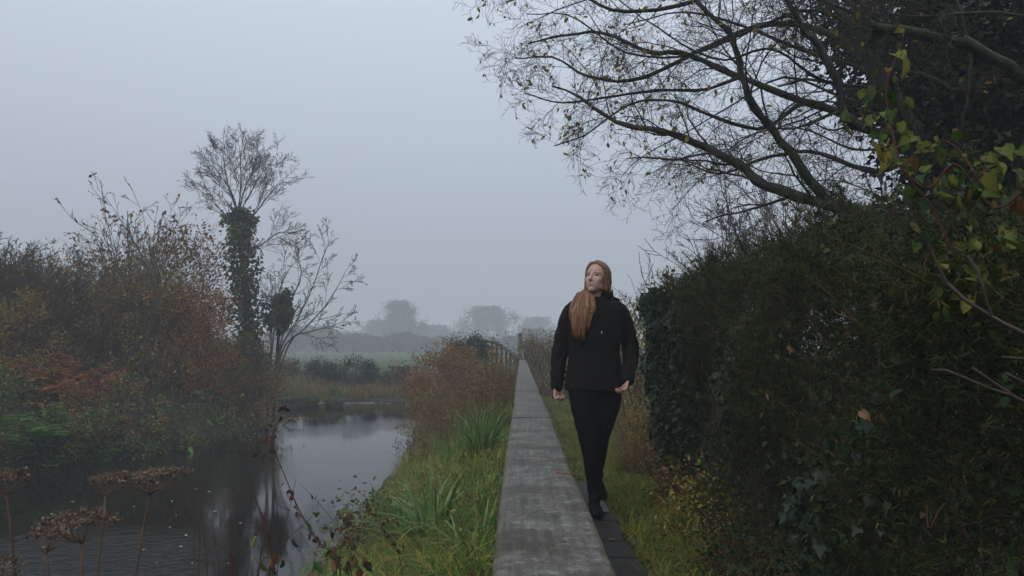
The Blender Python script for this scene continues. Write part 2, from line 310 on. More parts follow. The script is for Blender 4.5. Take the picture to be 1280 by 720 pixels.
def railmat():
    m, t = mat('weathered_rail_wood'); L = t.links
    tc = nd(t, 'TexCoord'); mp = nd(t, 'Mapping'); mp.inputs['Scale'].default_value = (1, .06, 1); L.new(tc.outputs['Object'], mp.inputs[0])
    g = nd(t, 'TexNoise', i_Scale=95.0, i_Detail=7.0, i_Roughness=.7, i_Distortion=.6); L.new(mp.outputs[0], g.inputs['Vector'])
    big = nd(t, 'TexNoise', i_Scale=15.0, i_Detail=8.0, i_Roughness=.72); L.new(tc.outputs['Object'], big.inputs['Vector'])
    r = ramp(t, [(.36, (.03, .026, .02)), (.5, (.09, .08, .066)), (.64, (.165, .152, .134))]); L.new(g.outputs[0], r.inputs[0])
    r2 = ramp(t, [(.4, (.024, .022, .012)), (.49, (.074, .066, .05)), (.58, (.155, .147, .134))]); L.new(big.outputs[0], r2.inputs[0])
    m1 = nd(t, 'Mix', data_type='RGBA'); m1.inputs[0].default_value = .55; L.new(r.outputs[0], m1.inputs[6]); L.new(r2.outputs[0], m1.inputs[7])
    # lichen specks
    li = nd(t, 'TexNoise', i_Scale=60.0, i_Detail=4.0, i_Roughness=.6); L.new(tc.outputs['Object'], li.inputs['Vector'])
    lr = ramp(t, [(.56, (0, 0, 0)), (.64, (1, 1, 1))]); L.new(li.outputs[0], lr.inputs[0])
    lb = ramp(t, [(.45, (0, 0, 0)), (.62, (.8, .8, .8))]); L.new(big.outputs[0], lb.inputs[0])
    mm = nd(t, 'Math', operation='MULTIPLY'); L.new(lr.outputs[0], mm.inputs[0]); L.new(lb.outputs[0], mm.inputs[1])
    m2 = nd(t, 'Mix', data_type='RGBA'); m2.inputs[7].default_value = (.2, .205, .18, 1); L.new(mm.outputs[0], m2.inputs[0]); L.new(m1.outputs[2], m2.inputs[6])
    # yellow green algae along the worn edges
    sx = nd(t, 'SeparateXYZ'); L.new(tc.outputs['Object'], sx.inputs[0]); ab = nd(t, 'Math', operation='ABSOLUTE'); L.new(sx.outputs[0], ab.inputs[0])
    ad = nd(t, 'Math', operation='MULTIPLY_ADD'); ad.inputs[1].default_value = .035; L.new(big.outputs[0], ad.inputs[0]); L.new(ab.outputs[0], ad.inputs[2])
    er = nd(t, 'MapRange'); er.inputs[1].default_value = .078; er.inputs[2].default_value = .098; L.new(ad.outputs[0], er.inputs[0])
    e2 = nd(t, 'Math', operation='MULTIPLY'); e2.inputs[1].default_value = .75; L.new(er.outputs[0], e2.inputs[0])
    m3 = nd(t, 'Mix', data_type='RGBA'); m3.inputs[7].default_value = (.11, .105, .04, 1); L.new(e2.outputs[0], m3.inputs[0]); L.new(m2.outputs[2], m3.inputs[6])
    # fine dark checks along the grain
    ck = nd(t, 'TexNoise', i_Scale=150.0, i_Detail=3.0, i_Distortion=.5); mp2 = nd(t, 'Mapping'); mp2.inputs['Scale'].default_value = (1, .05, 1); L.new(tc.outputs['Object'], mp2.inputs[0]); L.new(mp2.outputs[0], ck.inputs['Vector'])
    cr = ramp(t, [(.27, (1, 1, 1)), (.31, (0, 0, 0))]); L.new(ck.outputs[0], cr.inputs[0])
    m4 = nd(t, 'Mix', data_type='RGBA'); m4.inputs[7].default_value = (.022, .02, .016, 1); L.new(cr.outputs[0], m4.inputs[0]); L.new(m3.outputs[2], m4.inputs[6])
    fn = nd(t, 'TexNoise', i_Scale=210.0, i_Detail=4.0, i_Roughness=.75); L.new(tc.outputs['Object'], fn.inputs['Vector'])
    fr = ramp(t, [(.36, (.45, .43, .4)), (.5, (1, 1, 1)), (.66, (1.0, 1.0, 1.0))]); L.new(fn.outputs[0], fr.inputs[0])
    st = nd(t, 'TexNoise', i_Scale=1.0, i_Detail=4.0, i_Roughness=.6); mp3 = nd(t, 'Mapping'); mp3.inputs['Scale'].default_value = (3, 9, 1); L.new(tc.outputs['Object'], mp3.inputs[0]); L.new(mp3.outputs[0], st.inputs['Vector'])
    sr = ramp(t, [(.36, (.55, .5, .38)), (.52, (1, 1, 1))]); L.new(st.outputs[0], sr.inputs[0])
    m5 = nd(t, 'Mix', data_type='RGBA', blend_type='MULTIPLY'); m5.inputs[0].default_value = 1; L.new(m4.outputs[2], m5.inputs[6]); L.new(fr.outputs[0], m5.inputs[7])
    m6 = nd(t, 'Mix', data_type='RGBA', blend_type='MULTIPLY'); m6.inputs[0].default_value = 1; L.new(m5.outputs[2], m6.inputs[6]); L.new(sr.outputs[0], m6.inputs[7])
    b = nd(t, 'BsdfPrincipled'); L.new(m6.outputs[2], b.inputs['Base Color']); b.inputs['Specular IOR Level'].default_value = .3
    ro = nd(t, 'MapRange'); ro.inputs[1].default_value = .3; ro.inputs[2].default_value = .7; ro.inputs[3].default_value = .38; ro.inputs[4].default_value = .75; L.new(big.outputs[0], ro.inputs[0]); L.new(ro.outputs[0], b.inputs['Roughness'])
    hm = nd(t, 'Math', operation='SUBTRACT'); L.new(g.outputs[0], hm.inputs[0]); L.new(cr.outputs[0], hm.inputs[1])
    h2 = nd(t, 'Math', operation='ADD'); L.new(hm.outputs[0], h2.inputs[0]); L.new(fn.outputs[0], h2.inputs[1]); hm = h2
    bp = nd(t, 'Bump', i_Strength=.5, i_Distance=.004); L.new(hm.outputs[0], bp.inputs['Height']); L.new(bp.outputs[0], b.inputs['Normal'])
    o = nd(t, 'OutputMaterial'); L.new(b.outputs[0], o.inputs[0]); return m
M['rail'] = railmat()
M['post'] = barkmat('post_wood', (.06, .055, .05), (.15, .14, .125), 30, moss=(.05, .06, .03))
M['deck'] = plain('wet_dark_deck', (.014, .013, .012), .6, (25, .5), .15, (.034, .032, .03))
M['patch'] = plain('worn_grit_strip', (.06, .062, .066), .7, (70, .5), .3, (.14, .145, .15))

# ------------------------------------------------------------------ terrain, water, haze
WZ = -0.9
def sst(t): t = np.clip(t, 0, 1); return t * t * (3 - 2 * t)
def xL(y): return np.interp(y, [-30, 0, 11, 14, 17, 19.5, 21.5, 23, 26, 40], [-17, -10.4, -8.6, -7.6, -6.4, -6.5, -8.8, -14, -22, -30])
def xR(y): return np.interp(y, [-30, 5, 10, 15.5, 22, 26, 40], [-1.75, -1.85, -2.0, -2.25, -2.9, -4.5, -8])
def terr(x, y, bumps=True):
    x = np.asarray(x, float); y = np.asarray(y, float)
    dl, dr, df = x - xL(y), xR(y) - x, 26.0 + .25 * np.sin(x * .8) - y
    d = np.minimum(np.minimum(dl, dr), df); side = np.argmin(np.stack([dl, dr, df]), 0)
    H = np.where(side == 0, .45 + .04 * np.clip(-dl - 2, 0, 12), np.where(side == 1, -.07, -.05))
    Wd = np.where(side == 0, 2.2, np.where(side == 1, 1.75, 4.0))
    z = np.where(d > 0, WZ - .7 * sst(d / .7), WZ + (H - WZ) * sst(-d / Wd))
    if bumps:
        k = .03 * np.sin(x * 2.7 + y * 1.3) + .025 * np.sin(x * 5.1 - y * 4.3) + .02 * np.sin(y * 7.7 + x * 2.2)
        k = k * np.where(x > -.2, .3, 1.0); z = z + k
    far = np.clip(y - 60, 0, 200) * .006
    return z + far
gx = np.concatenate([np.linspace(-260, -24, 30)[:-1], np.arange(-24, 6, .25), np.linspace(6, 260, 34)])
gy = np.concatenate([np.linspace(-60, -3, 12)[:-1], np.arange(-3, 32, .25), np.linspace(32, 420, 60)])
GX, GY = np.meshgrid(gx, gy); mb = MB()
idx = np.arange(GX.size).reshape(GX.shape)
mb.add(np.stack([GX, GY, terr(GX, GY)], -1), np.stack([idx[:-1, :-1], idx[:-1, 1:], idx[1:, 1:], idx[1:, :-1]], -1).reshape(-1, 4))
tag(mb.build('ground', M['ground']), kind='structure')
mb = MB(); mb.add([[-60, -40, WZ], [-1, -40, WZ], [-1, 30, WZ], [-60, 30, WZ]], [[0, 1, 2, 3]])
tag(mb.build('river', M['water'], smooth=False), kind='structure')
def on(x, y, dz=0): return np.array([x, y, float(terr(x, y)) + dz])

m, t = mat('river_mist'); pv = nd(t, 'VolumePrincipled', i_Density=0.005); pv.inputs['Color'].default_value = (.86, .9, .94, 1); pv.inputs['Anisotropy'].default_value = 0.0
o = nd(t, 'OutputMaterial'); t.links.new(pv.outputs[0], o.inputs['Volume'])
mb = MB(); a, b_, c_ = 262, 424, 17.0
mb.add([[-a, -65, -4], [a, -65, -4], [a, b_, -4], [-a, b_, -4], [-a, -65, c_], [a, -65, c_], [a, b_, c_], [-a, b_, c_]],
       [[3, 2, 1, 0], [4, 5, 6, 7], [0, 1, 5, 4], [1, 2, 6, 5], [2, 3, 7, 6], [3, 0, 4, 7]])
tag(mb.build('haze', m, smooth=False), kind='stuff')

# ------------------------------------------------------------------ handrail and boardwalk
def box(mb, lo, hi, mi=0):
    (a, b, c), (d, e, f) = lo, hi
    mb.add([[a, b, c], [d, b, c], [d, e, c], [a, e, c], [a, b, f], [d, b, f], [d, e, f], [a, e, f]],
           [[3, 2, 1, 0], [4, 5, 6, 7], [0, 1, 5, 4], [1, 2, 6, 5], [2, 3, 7, 6], [3, 0, 4, 7]], .5, mi)
RX, RH = 0.040, 0.84                        # rail centre line and top height
def rail_board(y0, y1, hw=0.0765, th=.045, wob=.004):
    mb = MB(); ny = max(6, int((y1 - y0) / .06)); ys = np.linspace(y0, y1, ny)
    ph = rng.uniform(0, 6, 4)
    prof = np.array([[-1, -1.0], [-1, -.3], [-.985, -.16], [-.94, -.05], [-.86, 0], [-.45, .03], [0, .0], [.45, .02], [.84, 0], [.93, -.07], [.98, -.2], [1, -.35], [1, -1.0]])
    k = len(prof); V = []
    for y in ys:
        dx = wob * math.sin(y * 2.3 + ph[0]) * .6 + rng.normal(0, .0006); dz = wob * .5 * math.sin(y * 1.7 + ph[1])
        e = 1 + .012 * math.sin(y * 9 + ph[2]) + rng.normal(0, .003)
        V.append(np.stack([dx + prof[:, 0] * hw * e, np.full(k, y), dz + prof[:, 1] * th], -1))
    V = np.array(V); i = np.arange(ny * k).reshape(ny, k); nx_ = np.roll(i, -1, 1)
    mb.add(V, np.stack([i[:-1], nx_[:-1], nx_[1:], i[1:]], -1).reshape(-1, 4)[:, ::-1])
    mb.add(V[0], [list(range(k))]); mb.add(V[-1], [list(range(k))[::-1]])
    return mb
rail = thing('wooden_handrail', (RX, 0, 0), 'broad flat grey timber handrail running between the river and the woman into the mist', 'handrail')
js = [-.75, 2.56, 4.18, 5.8, 7.4, 9.0, 10.6, 12.2, 13.8, 15.0]
for y0, y1 in zip(js[:-1], js[1:]):
    ob = rail_board(y0 + .002, y1 - .002).build('rail_board', M['rail'])
    ob.location = (RX + rng.normal(0, .0012), 0, RH + rng.normal(0, .0012)); ob.parent = rail; ob.matrix_parent_inverse = Matrix.Translation((-RX, 0, 0))
for y in [0.1] + js[1:]:
    mb = MB(); box(mb, (RX - .045, y - .045, float(terr(RX, y)) - .4), (RX + .045, y + .045, RH - .047)); mb.build('post', M['post'], rail, False)
# the rail's far end bends left and climbs
curve = smooth_line([[RX, 15.0, RH - .02], [-.02, 15.8, .86], [-.14, 16.8, .93], [-.36, 17.9, 1.06], [-.62, 19.0, 1.2], [-.95, 20.2, 1.29], [-1.5, 21.6, 1.3]], 24)
mb = MB(); tubes(mb, curve, np.full(24, .035), 6); mb.build('curved_rail', M['post'], rail)
for i in range(2, 24, 2):
    p = curve[i]; mb = MB(); g = float(terr(p[0], p[1])); box(mb, (p[0] - .03, p[1] - .03, g - .3), (p[0] + .03, p[1] + .03, p[2] + .05)); mb.build('post', M['post'], rail, False)

bw = thing('boardwalk', (.3, 3, 0), 'dark wet boardwalk under the woman and beside the handrail', 'boardwalk')
bw['kind'] = 'structure'
for i, y in enumerate(np.arange(-1.5, 5.55, .152)):
    mb = MB(); box(mb, (-.13 + rng.normal(0, .006), y, -.06), (.60 + rng.normal(0, .008), y + .146, .012 + rng.normal(0, .0015))); mb.build('deck_board', M['deck'], bw, False)
mb = MB(); box(mb, (-.13, -1.5, -.16), (-.06, 5.6, -.063)); box(mb, (.5, -1.5, -.16), (.57, 5.6, -.063)); mb.build('edge_beam', M['deck'], bw, False)
mb = MB(); box(mb, (.515, 4.62, .0175), (.585, 5.3, .0225)); mb.build('grit_strip', M['patch'], bw, False)

# ------------------------------------------------------------------ person
def lump(mb, c, r, seg=20, rings=12, rot=None, mi=0):
    u = np.linspace(0, pi, rings + 1); a = np.arange(seg) * 2 * pi / seg
    V = np.stack([np.outer(np.sin(u), np.cos(a)), np.outer(np.sin(u), np.sin(a)), np.outer(np.cos(u), np.ones(seg))], -1) * np.asarray(r)
    if rot is not None: V = V @ np.array(rot).T
    V = V + np.asarray(c); i = np.arange((rings + 1) * seg).reshape(rings + 1, seg); n_ = np.roll(i, -1, 1)
    mb.add(V, np.stack([i[:-1], i[1:], n_[1:], n_[:-1]], -1).reshape(-1, 4), .5, mi)
def limbs(mb, pts, rad, n=14, sides=14):
    P = smooth_line(pts, n); u = np.linspace(0, len(rad) - 1, n); r = np.interp(u, range(len(rad)), rad)
    tubes(mb, P, r, sides); lump(mb, P[0], [r[0]] * 3, 14, 8); lump(mb, P[-1], [r[-1]] * 3, 14, 8)
def loft(mb, secs, seg=28):
    """secs: (z, cx, cy, rx, ry)"""
    s = smooth_line(np.array([[q[1], q[2], q[0]] for q in secs]), 22); r = smooth_line(np.array([[q[3], q[4], 0] for q in secs]), 22)
    a = np.arange(seg) * 2 * pi / seg
    sup = lambda v: np.sign(v) * np.abs(v) ** .85
    V = s[:, None, :] + np.stack([r[:, 0:1] * sup(np.cos(a)), r[:, 1:2] * sup(np.sin(a)), np.zeros((22, seg))], -1)
    i = np.arange(22 * seg).reshape(22, seg); n_ = np.roll(i, -1, 1)
    mb.add(V, np.stack([i[:-1], n_[:-1], n_[1:], i[1:]], -1).reshape(-1, 4))
    mb.add(V[0], [list(range(seg))[::-1]]); mb.add(V[-1], [list(range(seg))])
def remesh(mb, vox, sm=4, f=.5):
    me = mb.mesh('tmp', []); o = bpy.data.objects.new('tmp', me); col.objects.link(o)
    q = o.modifiers.new('r', 'REMESH'); q.mode = 'VOXEL'; q.voxel_size = vox
    q = o.modifiers.new('s', 'SMOOTH'); q.iterations = sm; q.factor = f
    dg = bpy.context.evaluated_depsgraph_get(); e = bpy.data.meshes.new_from_object(o.evaluated_get(dg))
    n = len(e.vertices); V = np.empty(n * 3); e.vertices.foreach_get('co', V); V = V.reshape(-1, 3)
    N = np.empty(n * 3); e.vertices.foreach_get('normal', N); N = N.reshape(-1, 3)
    Fq = [list(p.vertices) for p in e.polygons]
    bpy.data.objects.remove(o); bpy.data.meshes.remove(e)
    q4 = np.array([f for f in Fq if len(f) == 4]); q3 = np.array([f for f in Fq if len(f) == 3])
    return V, N, q4, q3
def put(V, q4, q3, name, mats, parent, val=.5, base=None):
    mb = MB(); mb.add(V + base, q4, val)
    if len(q3): mb.Fs.append(q3); mb.M.append(np.zeros(len(q3), int))
    return mb.build(name, mats, parent)
PB = np.array([.505, 4.70, .014])
person = thing('person', PB, 'woman with long red hair in black jacket and leggings walking on the boardwalk', 'person')
HROT = np.array(Matrix.Rotation(R(-33), 3, 'Z') @ Matrix.Rotation(R(-9), 3, 'X') @ Matrix.Rotation(R(3), 3, 'Y'))
HC = np.array([.022, -.005, 1.567])
def H(p): return HC + HROT @ np.asarray(p, float)           # head space: face towards -y
J = dict(rs=(-.152, .0, 1.325), re=(-.232, .035, 1.08), rw=(-.262, -.025, .832), ls=(.175, .0, 1.322), le=(.258, .06, 1.08), lw=(.214, -.075, .872),
         rh=(-.085, 0, .88), rk=(-.055, -.09, .49), ra=(-.02, -.1, .10), lh=(.09, 0, .88), lk=(.035, .03, .48), la=(.045, .33, .19))
LEG = dict(r=[(-.088, 0, .87), (-.078, -.055, .70), J['rk'], (-.03, -.085, .33), (-.02, -.09, .13)], l=[(.09, 0, .87), (.08, .005, .70), J['lk'], (.04, .17, .34), (.045, .315, .21)])
def hand(mb, wr, ax, pn, side, curl):
    """wr wrist, ax hand axis, pn palm normal; the thumb leaves the side of the palm"""
    ax = np.array(ax, float); ax /= np.linalg.norm(ax); pn = np.array(pn, float); pn -= ax * pn.dot(ax); pn /= np.linalg.norm(pn)
    sx = np.cross(ax, pn) * side; wr = np.array(wr, float)
    for k in range(9):
        f = k / 8; lump(mb, wr + ax * (.006 + .078 * f), (.0125 + .0035 * math.sin(f * pi), ) * 3, 10, 6)
    for o_, f0, f1 in ((-.026, .02, .083), (-.01, .0, .088), (.008, .0, .086), (.025, .015, .078)):
        tubes(mb, np.stack([wr + ax * f0 + sx * o_ * .6, wr + ax * f1 + sx * o_]), [.012, .0098], 10); lump(mb, wr + ax * f1 + sx * o_, [.0102] * 3, 10, 6)
    for o_, L in ((-.0275, .066), (-.0092, .078), (.0092, .073), (.0275, .056)):
        p = wr + ax * .082 + sx * o_; a = 0; pts = [p]
        for k, s in enumerate((.45, .31, .24)):
            a += curl * (.55, 1.0, .7)[k]; p = p + (ax * math.cos(a) + pn * math.sin(a)) * L * s; pts.append(p)
        limbs(mb, pts, [.0088, .0082, .0074, .0062], 10, 10)
    p = wr + ax * .022 + sx * -.022
    limbs(mb, [p, p + ax * .03 - sx * .017 + pn * .008, p + ax * .058 - sx * .024 + pn * .018, p + ax * .08 - sx * .02 + pn * .027], [.0125, .0108, .0095, .0075], 10, 10)
def make_person():
    mb = MB()
    lump(mb, H((0, .014, .028)), (.074, .092, .088), 24, 16, HROT); lump(mb, H((0, -.03, -.035)), (.058, .054, .078), 24, 16, HROT)
    lump(mb, H((0, -.055, -.088)), (.026, .024, .024), 16, 10, HROT)                 # chin
    for s in (-1, 1):
        lump(mb, H((s * .036, -.046, -.024)), (.024, .026, .03), 14, 10, HROT)        # cheeks
        lump(mb, H((s * .073, .015, -.012)), (.01, .018, .03), 12, 8, HROT)           # ears
        lump(mb, H((s * .04, -.012, -.062)), (.02, .04, .028), 12, 8, HROT)           # jaw
        lump(mb, H((s * .032, -.053, .026)), (.022, .016, .012), 12, 8, HROT)          # brow ridge
        lump(mb, H((s * .009, -.084, -.031)), (.008, .01, .007), 10, 8, HROT)         # nostrils
    limbs(mb, [H((0, -.076, .018)), H((0, -.088, -.008)), H((0, -.099, -.028))], [.008, .009, .0105], 10, 12)
    lump(mb, H((0, -.075, -.057)), (.02, .011, .005), 14, 8, HROT); lump(mb, H((0, -.073, -.066)), (.017, .011, .006), 14, 8, HROT)
    limbs(mb, [(.0, .025, 1.36), (.008, .015, 1.44), H((0, .012, -.05))], [.066, .055, .054])
    loft(mb, [(.86, 0, 0, .16, .105), (.96, 0, 0, .15, .1), (1.07, 0, 0, .125, .09), (1.2, 0, 0, .14, .1), (1.32, 0, .005, .15, .09), (1.39, 0, .015, .09, .06)])
    for s in ('r', 'l'):
        limbs(mb, [J[s + 's'], J[s + 'e'], J[s + 'w']], [.05, .04, .026]); limbs(mb, LEG[s], [.085, .075, .05, .044, .03], 22)
    hand(mb, (-.264, -.03, .845), (.02, -.12, -1), (.75, -.6, 0), 1, 1.15)
    hand(mb, (.213, -.08, .885), (-.35, -.45, -1), (-.8, -.2, .1), -1, .95)
    V, N, q4, q3 = remesh(mb, .0034, 7)
    X = (V - HC) @ HROT                                                               # into head space
    for s in (-1, 1):
        e = np.array([s * .031, -.083, .006]); d2 = ((X - e) / [.017, .03, .011]) ** 2; g = np.exp(-d2.sum(1)); X[:, 1] += .005 * g
    inh = (np.abs(X) < .16).all(1); V = np.where(inh[:, None], HC + X @ HROT.T, V)
    v = np.full(len(V), .5)
    v[inh & (np.abs(X[:, 2] + .061) < .0058) & (np.abs(X[:, 0]) < .018) & (X[:, 1] < -.07)] = .8                    # lips
    for s in (-1, 1):
        v[inh & (np.abs(X[:, 2] - .0245 + 9 * (X[:, 0] - s * .03) ** 2) < .0032) & (np.abs(X[:, 0] - s * .032) < .017) & (X[:, 1] < -.045)] = .2   # brows
        v[inh & (np.hypot((X[:, 0] - s * .031) / 2.2, X[:, 2] - .006) < .0055) & (X[:, 1] < -.04)] = .0          # lash line
    ms, t = mat('skin'); L = t.links; a = nd(t, 'Attribute', attribute_name='v')
    r = ramp(t, [(0, (.1, .062, .052)), (.2, (.26, .15, .1)), (.5, (.44, .275, .215)), (.8, (.37, .19, .16))]); L.new(a.outputs['Fac'], r.inputs[0])
    b = nd(t, 'BsdfPrincipled', i_Roughness=.5); L.new(r.outputs[0], b.inputs['Base Color']); b.inputs['Subsurface Weight'].default_value = .12; b.inputs['Subsurface Radius'].default_value = (.01, .004, .002)
    o = nd(t, 'OutputMaterial'); L.new(b.outputs[0], o.inputs[0])
    put(V, q4, q3, 'body', ms, person, v, PB)
    me_, t = mat('eye'); b = nd(t, 'BsdfPrincipled', i_Roughness=.15); b.inputs['Base Color'].default_value = (.05, .045, .04, 1); o = nd(t, 'OutputMaterial'); t.links.new(b.outputs[0], o.inputs[0])
    for s in (-1, 1):
        mb = MB(); lump(mb, H((s * .031, -.0565, .006)) + PB, (.0115, .0115, .007), 14, 10, HROT); mb.build('eye', me_, person)
    # jacket
    mb = MB()
    loft(mb, [(.80, -.005, 0, .2, .142), (.83, -.005, 0, .2, .142), (.95, 0, 0, .188, .132), (1.06, 0, 0, .172, .125), (1.18, 0, -.005, .182, .135), (1.27, .005, 0, .182, .125), (1.335, .012, .005, .155, .108), (1.385, .012, .01, .118, .09), (1.43, .012, .012, .075, .075)])
    limbs(mb, [(-.09, 0, 1.345), J['rs'], J['re'], J['rw']], [.06, .069, .058, .044], 18); limbs(mb, [(.10, 0, 1.345), J['ls'], J['le'], J['lw']], [.06, .069, .06, .045], 18)
    # stand collar and hood folded at the back of the neck
    for k in range(20):
        a = k / 19 * 2 * pi; rr = 1 + .25 * (math.sin(a) > .3)
        lump(mb, (.012 + .072 * math.cos(a) * rr, .012 + .066 * math.sin(a) * rr, 1.445 + .018 * math.sin(a) - .022 * (math.sin(a) < -.75)), (.026 * rr, .026 * rr, .032 * rr), 10, 8)
    for k in range(9):
        a = (k / 8 - .5) * 2.4 + pi / 2; lump(mb, (.03 + .125 * math.cos(a), .04 + .085 * math.sin(a), 1.41), (.045, .04, .035), 10, 8)
    V, N, q4, q3 = remesh(mb, .0065, 6)
    f = lambda p: np.sin(p[:, 2] * 55 + 9 * np.sin(p[:, 0] * 17 + p[:, 1] * 9)) * np.sin(p[:, 0] * 21 + p[:, 2] * 13 + 2)
    arm = sst((np.abs(V[:, 0]) - .17) / .06); V = V + N * (f(V) * (.0028 + .0014 * arm))[:, None]
    jk = put(V, q4, q3, 'jacket', M['jacket'], person, .5, PB)
    mb = MB()
    zz = np.linspace(1.43, .82, 24); tubes(mb, np.stack([.012 + 0 * zz, np.interp(zz, [.8, .95, 1.06, 1.18, 1.28, 1.35, 1.405, 1.44], [-.143, -.133, -.126, -.141, -.127, -.102, -.078, -.072]) - .004, zz], -1) + PB, np.full(24, .0045), 6)
    mb.build('zip', M['shoe'], jk)
    mb = MB(); q = np.array([[.035, -.085, 1.40], [.04, -.125, 1.33], [.035, -.15, 1.24], [.034, -.15, 1.19]]) + PB; tubes(mb, smooth_line(q, 10), np.full(10, .002), 6); mb.build('drawstring', M['shoe'], jk); mb = MB(); lump(mb, q[-1], (.0035, .0035, .011)); mb.build('cord_tip', M['tip'], jk)
    # leggings
    mb = MB()
    loft(mb, [(.80, 0, 0, .175, .115), (.88, 0, 0, .182, .125), (.96, 0, 0, .165, .115), (1.0, 0, 0, .15, .105)])
    limbs(mb, LEG['r'], [.106, .094, .066, .059, .043], 22)
    limbs(mb, LEG['l'], [.106, .094, .064, .057, .043], 22)
    V, N, q4, q3 = remesh(mb, .0065, 6); V = V + N * (f(V * 1.1 + .3) * .002)[:, None]
    put(V, q4, q3, 'leggings', M['trousers'], person, .5, PB)
    # shoes
    for (an, dr, up) in (((-.02, -.098, .07), (.05, -1, -.06), (0, -.1, 1)), ((.047, .335, .155), (.25, -.75, -.75), (.12, -.7, .7))):
        an = np.array(an); dr = norm(np.array(dr)); up = np.array(up, float); up -= dr * up.dot(dr); up = norm(up); sdv = np.cross(dr, up); Rm = np.stack([sdv, dr, up], -1)
        mb = MB()
        for (f_, u_, rx, ry, rz) in ((-.045, -.022, .036, .04, .04), (0, -.01, .038, .05, .05), (.06, -.028, .042, .06, .034), (.12, -.035, .043, .055, .027), (0, .03, .042, .044, .05)):
            lump(mb, an + dr * f_ + up * u_, (rx, ry, rz), 18, 10, Rm)
        V, N, q4, q3 = remesh(mb, .006, 4); so = (V - an) @ up; V = V - up * np.minimum(0, so + .055)[:, None]
        sh = put(V, q4, q3, 'shoe', M['shoe'], person, .5, PB)
        mb = MB(); lump(mb, an + dr * .04 + up * -.058 + PB, (.045, .135, .012), 20, 8, Rm); mb.build('sole', M['shoe'], sh)
    # hair: cap of strands from the parting, then a long fall over her right shoulder and down the back
    mh, t = mat('red_hair'); L = t.links; a = nd(t, 'Attribute', attribute_name='v')
    r = ramp(t, [(0, (.12, .055, .024)), (.5, (.26, .125, .05)), (1, (.42, .24, .11))]); L.new(a.outputs['Fac'], r.inputs[0])
    b = nd(t, 'BsdfPrincipled', i_Roughness=.42); L.new(r.outputs[0], b.inputs['Base Color']); b.inputs['Specular IOR Level'].default_value = .5
    o = nd(t, 'OutputMaterial'); L.new(b.outputs[0], o.inputs[0])
    mb = MB(); S = []; Rr = []
    LV = rng.normal(0, .22, 12); LT = rng.uniform(0, .13, 12); LX = rng.normal(0, .014, 12); VV = []
    el = lambda s, th, yy, g=1.0: H((s * .079 * g * math.sin(th) * math.sqrt(max(.25, 1 - (yy / .125) ** 2)), .012 + yy * g, .028 + .094 * g * math.cos(th) * math.sqrt(max(.05, 1 - (yy / .108) ** 2))))
    for k in range(1900):
        s = -1 if k % 5 < 3 else 1
        y0 = -.064 + .14 * rng.uniform() ** 1.15; g = rng.uniform(.955, .995); bk = rng.uniform(0, .018)
        pts = [el(s, .02, y0, g), el(s, .5, y0 * .98 + bk * .3, g), el(s, 1.0, y0 * .9 + bk * .6, g), el(s, 1.5, y0 * .68 + bk, g * 1.01),
               H((s * rng.uniform(.068, .08), .014 + y0 * .45 + bk, -.03)), H((s * rng.uniform(.058, .08), .018 + y0 * .4 + bk, -.085))]
        fr = rng.uniform(0, 1); e = rng.uniform(0, 1); bul = math.sin(math.pi * fr); lk = int(fr * 10.99); fl = (lk + .5) / 11; VV.append(np.clip(.5 + LV[lk] + rng.normal(0, .13), 0, 1) if s < 0 else np.clip(rng.normal(.22, .16), 0, 1))
        if s < 0:
            tz = 1.125 + LT[lk] + .13 * rng.uniform() ** 2.2; ft = fl + (fr - fl) * .35
            pts += [np.array([-.112 + .085 * fr, -.035 - .03 * bul - .03 * e, 1.448]), np.array([-.152 + .145 * fr, -.085 - .045 * bul - .02 * e, 1.365]), np.array([-.165 + .14 * (fr * .5 + ft * .5) + LX[lk] * .5, -.12 - .035 * bul - .018 * e, 1.365 + (tz - 1.365) * .55]), np.array([-.15 + .11 * ft + LX[lk], -.132 - .03 * bul - .008 * e, tz])]
        else:
            pts += [np.array([.045 + .075 * fr, -.02 + .07 * e, 1.468]), np.array([.03 + .1 * fr, .03 + .06 * e, 1.43]), np.array([.0 + .12 * fr, .12, 1.34]), np.array([.0 + .12 * fr, .145, 1.22])]
        S.append(smooth_line(np.array(pts), 28) + PB); Rr.append(np.interp(np.linspace(0, 1, 28), [0, .1, .5, .85, 1], [.002, .003, .0032, .0026, .0008]))
    S = np.array(S); S[:, :8] += rng.normal(0, .0022, (len(S), 1, 3)); fly = rng.choice(len(S), 60, replace=False); S[fly] += np.cumsum(rng.normal(0, .0022, (60, 28, 3)), 1); S[:, 8:] += np.cumsum(rng.normal(0, .0014, (len(S), 20, 3)), 1); S[:, 12:, 0] += .007 * np.sin(np.arange(16)[None] * .5 + 9 * S[:, 20, 0:1] * 12 + rng.uniform(0, .9, (len(S), 1))) * np.linspace(0, 1, 16)[None]
    tubes(mb, S, np.array(Rr), 4, val=np.array(VV))
    lump(mb, H((0, .026, .033)) + PB, (.078, .09, .092), 24, 16, HROT)
    mb.build('hair', mh, person)
make_person()

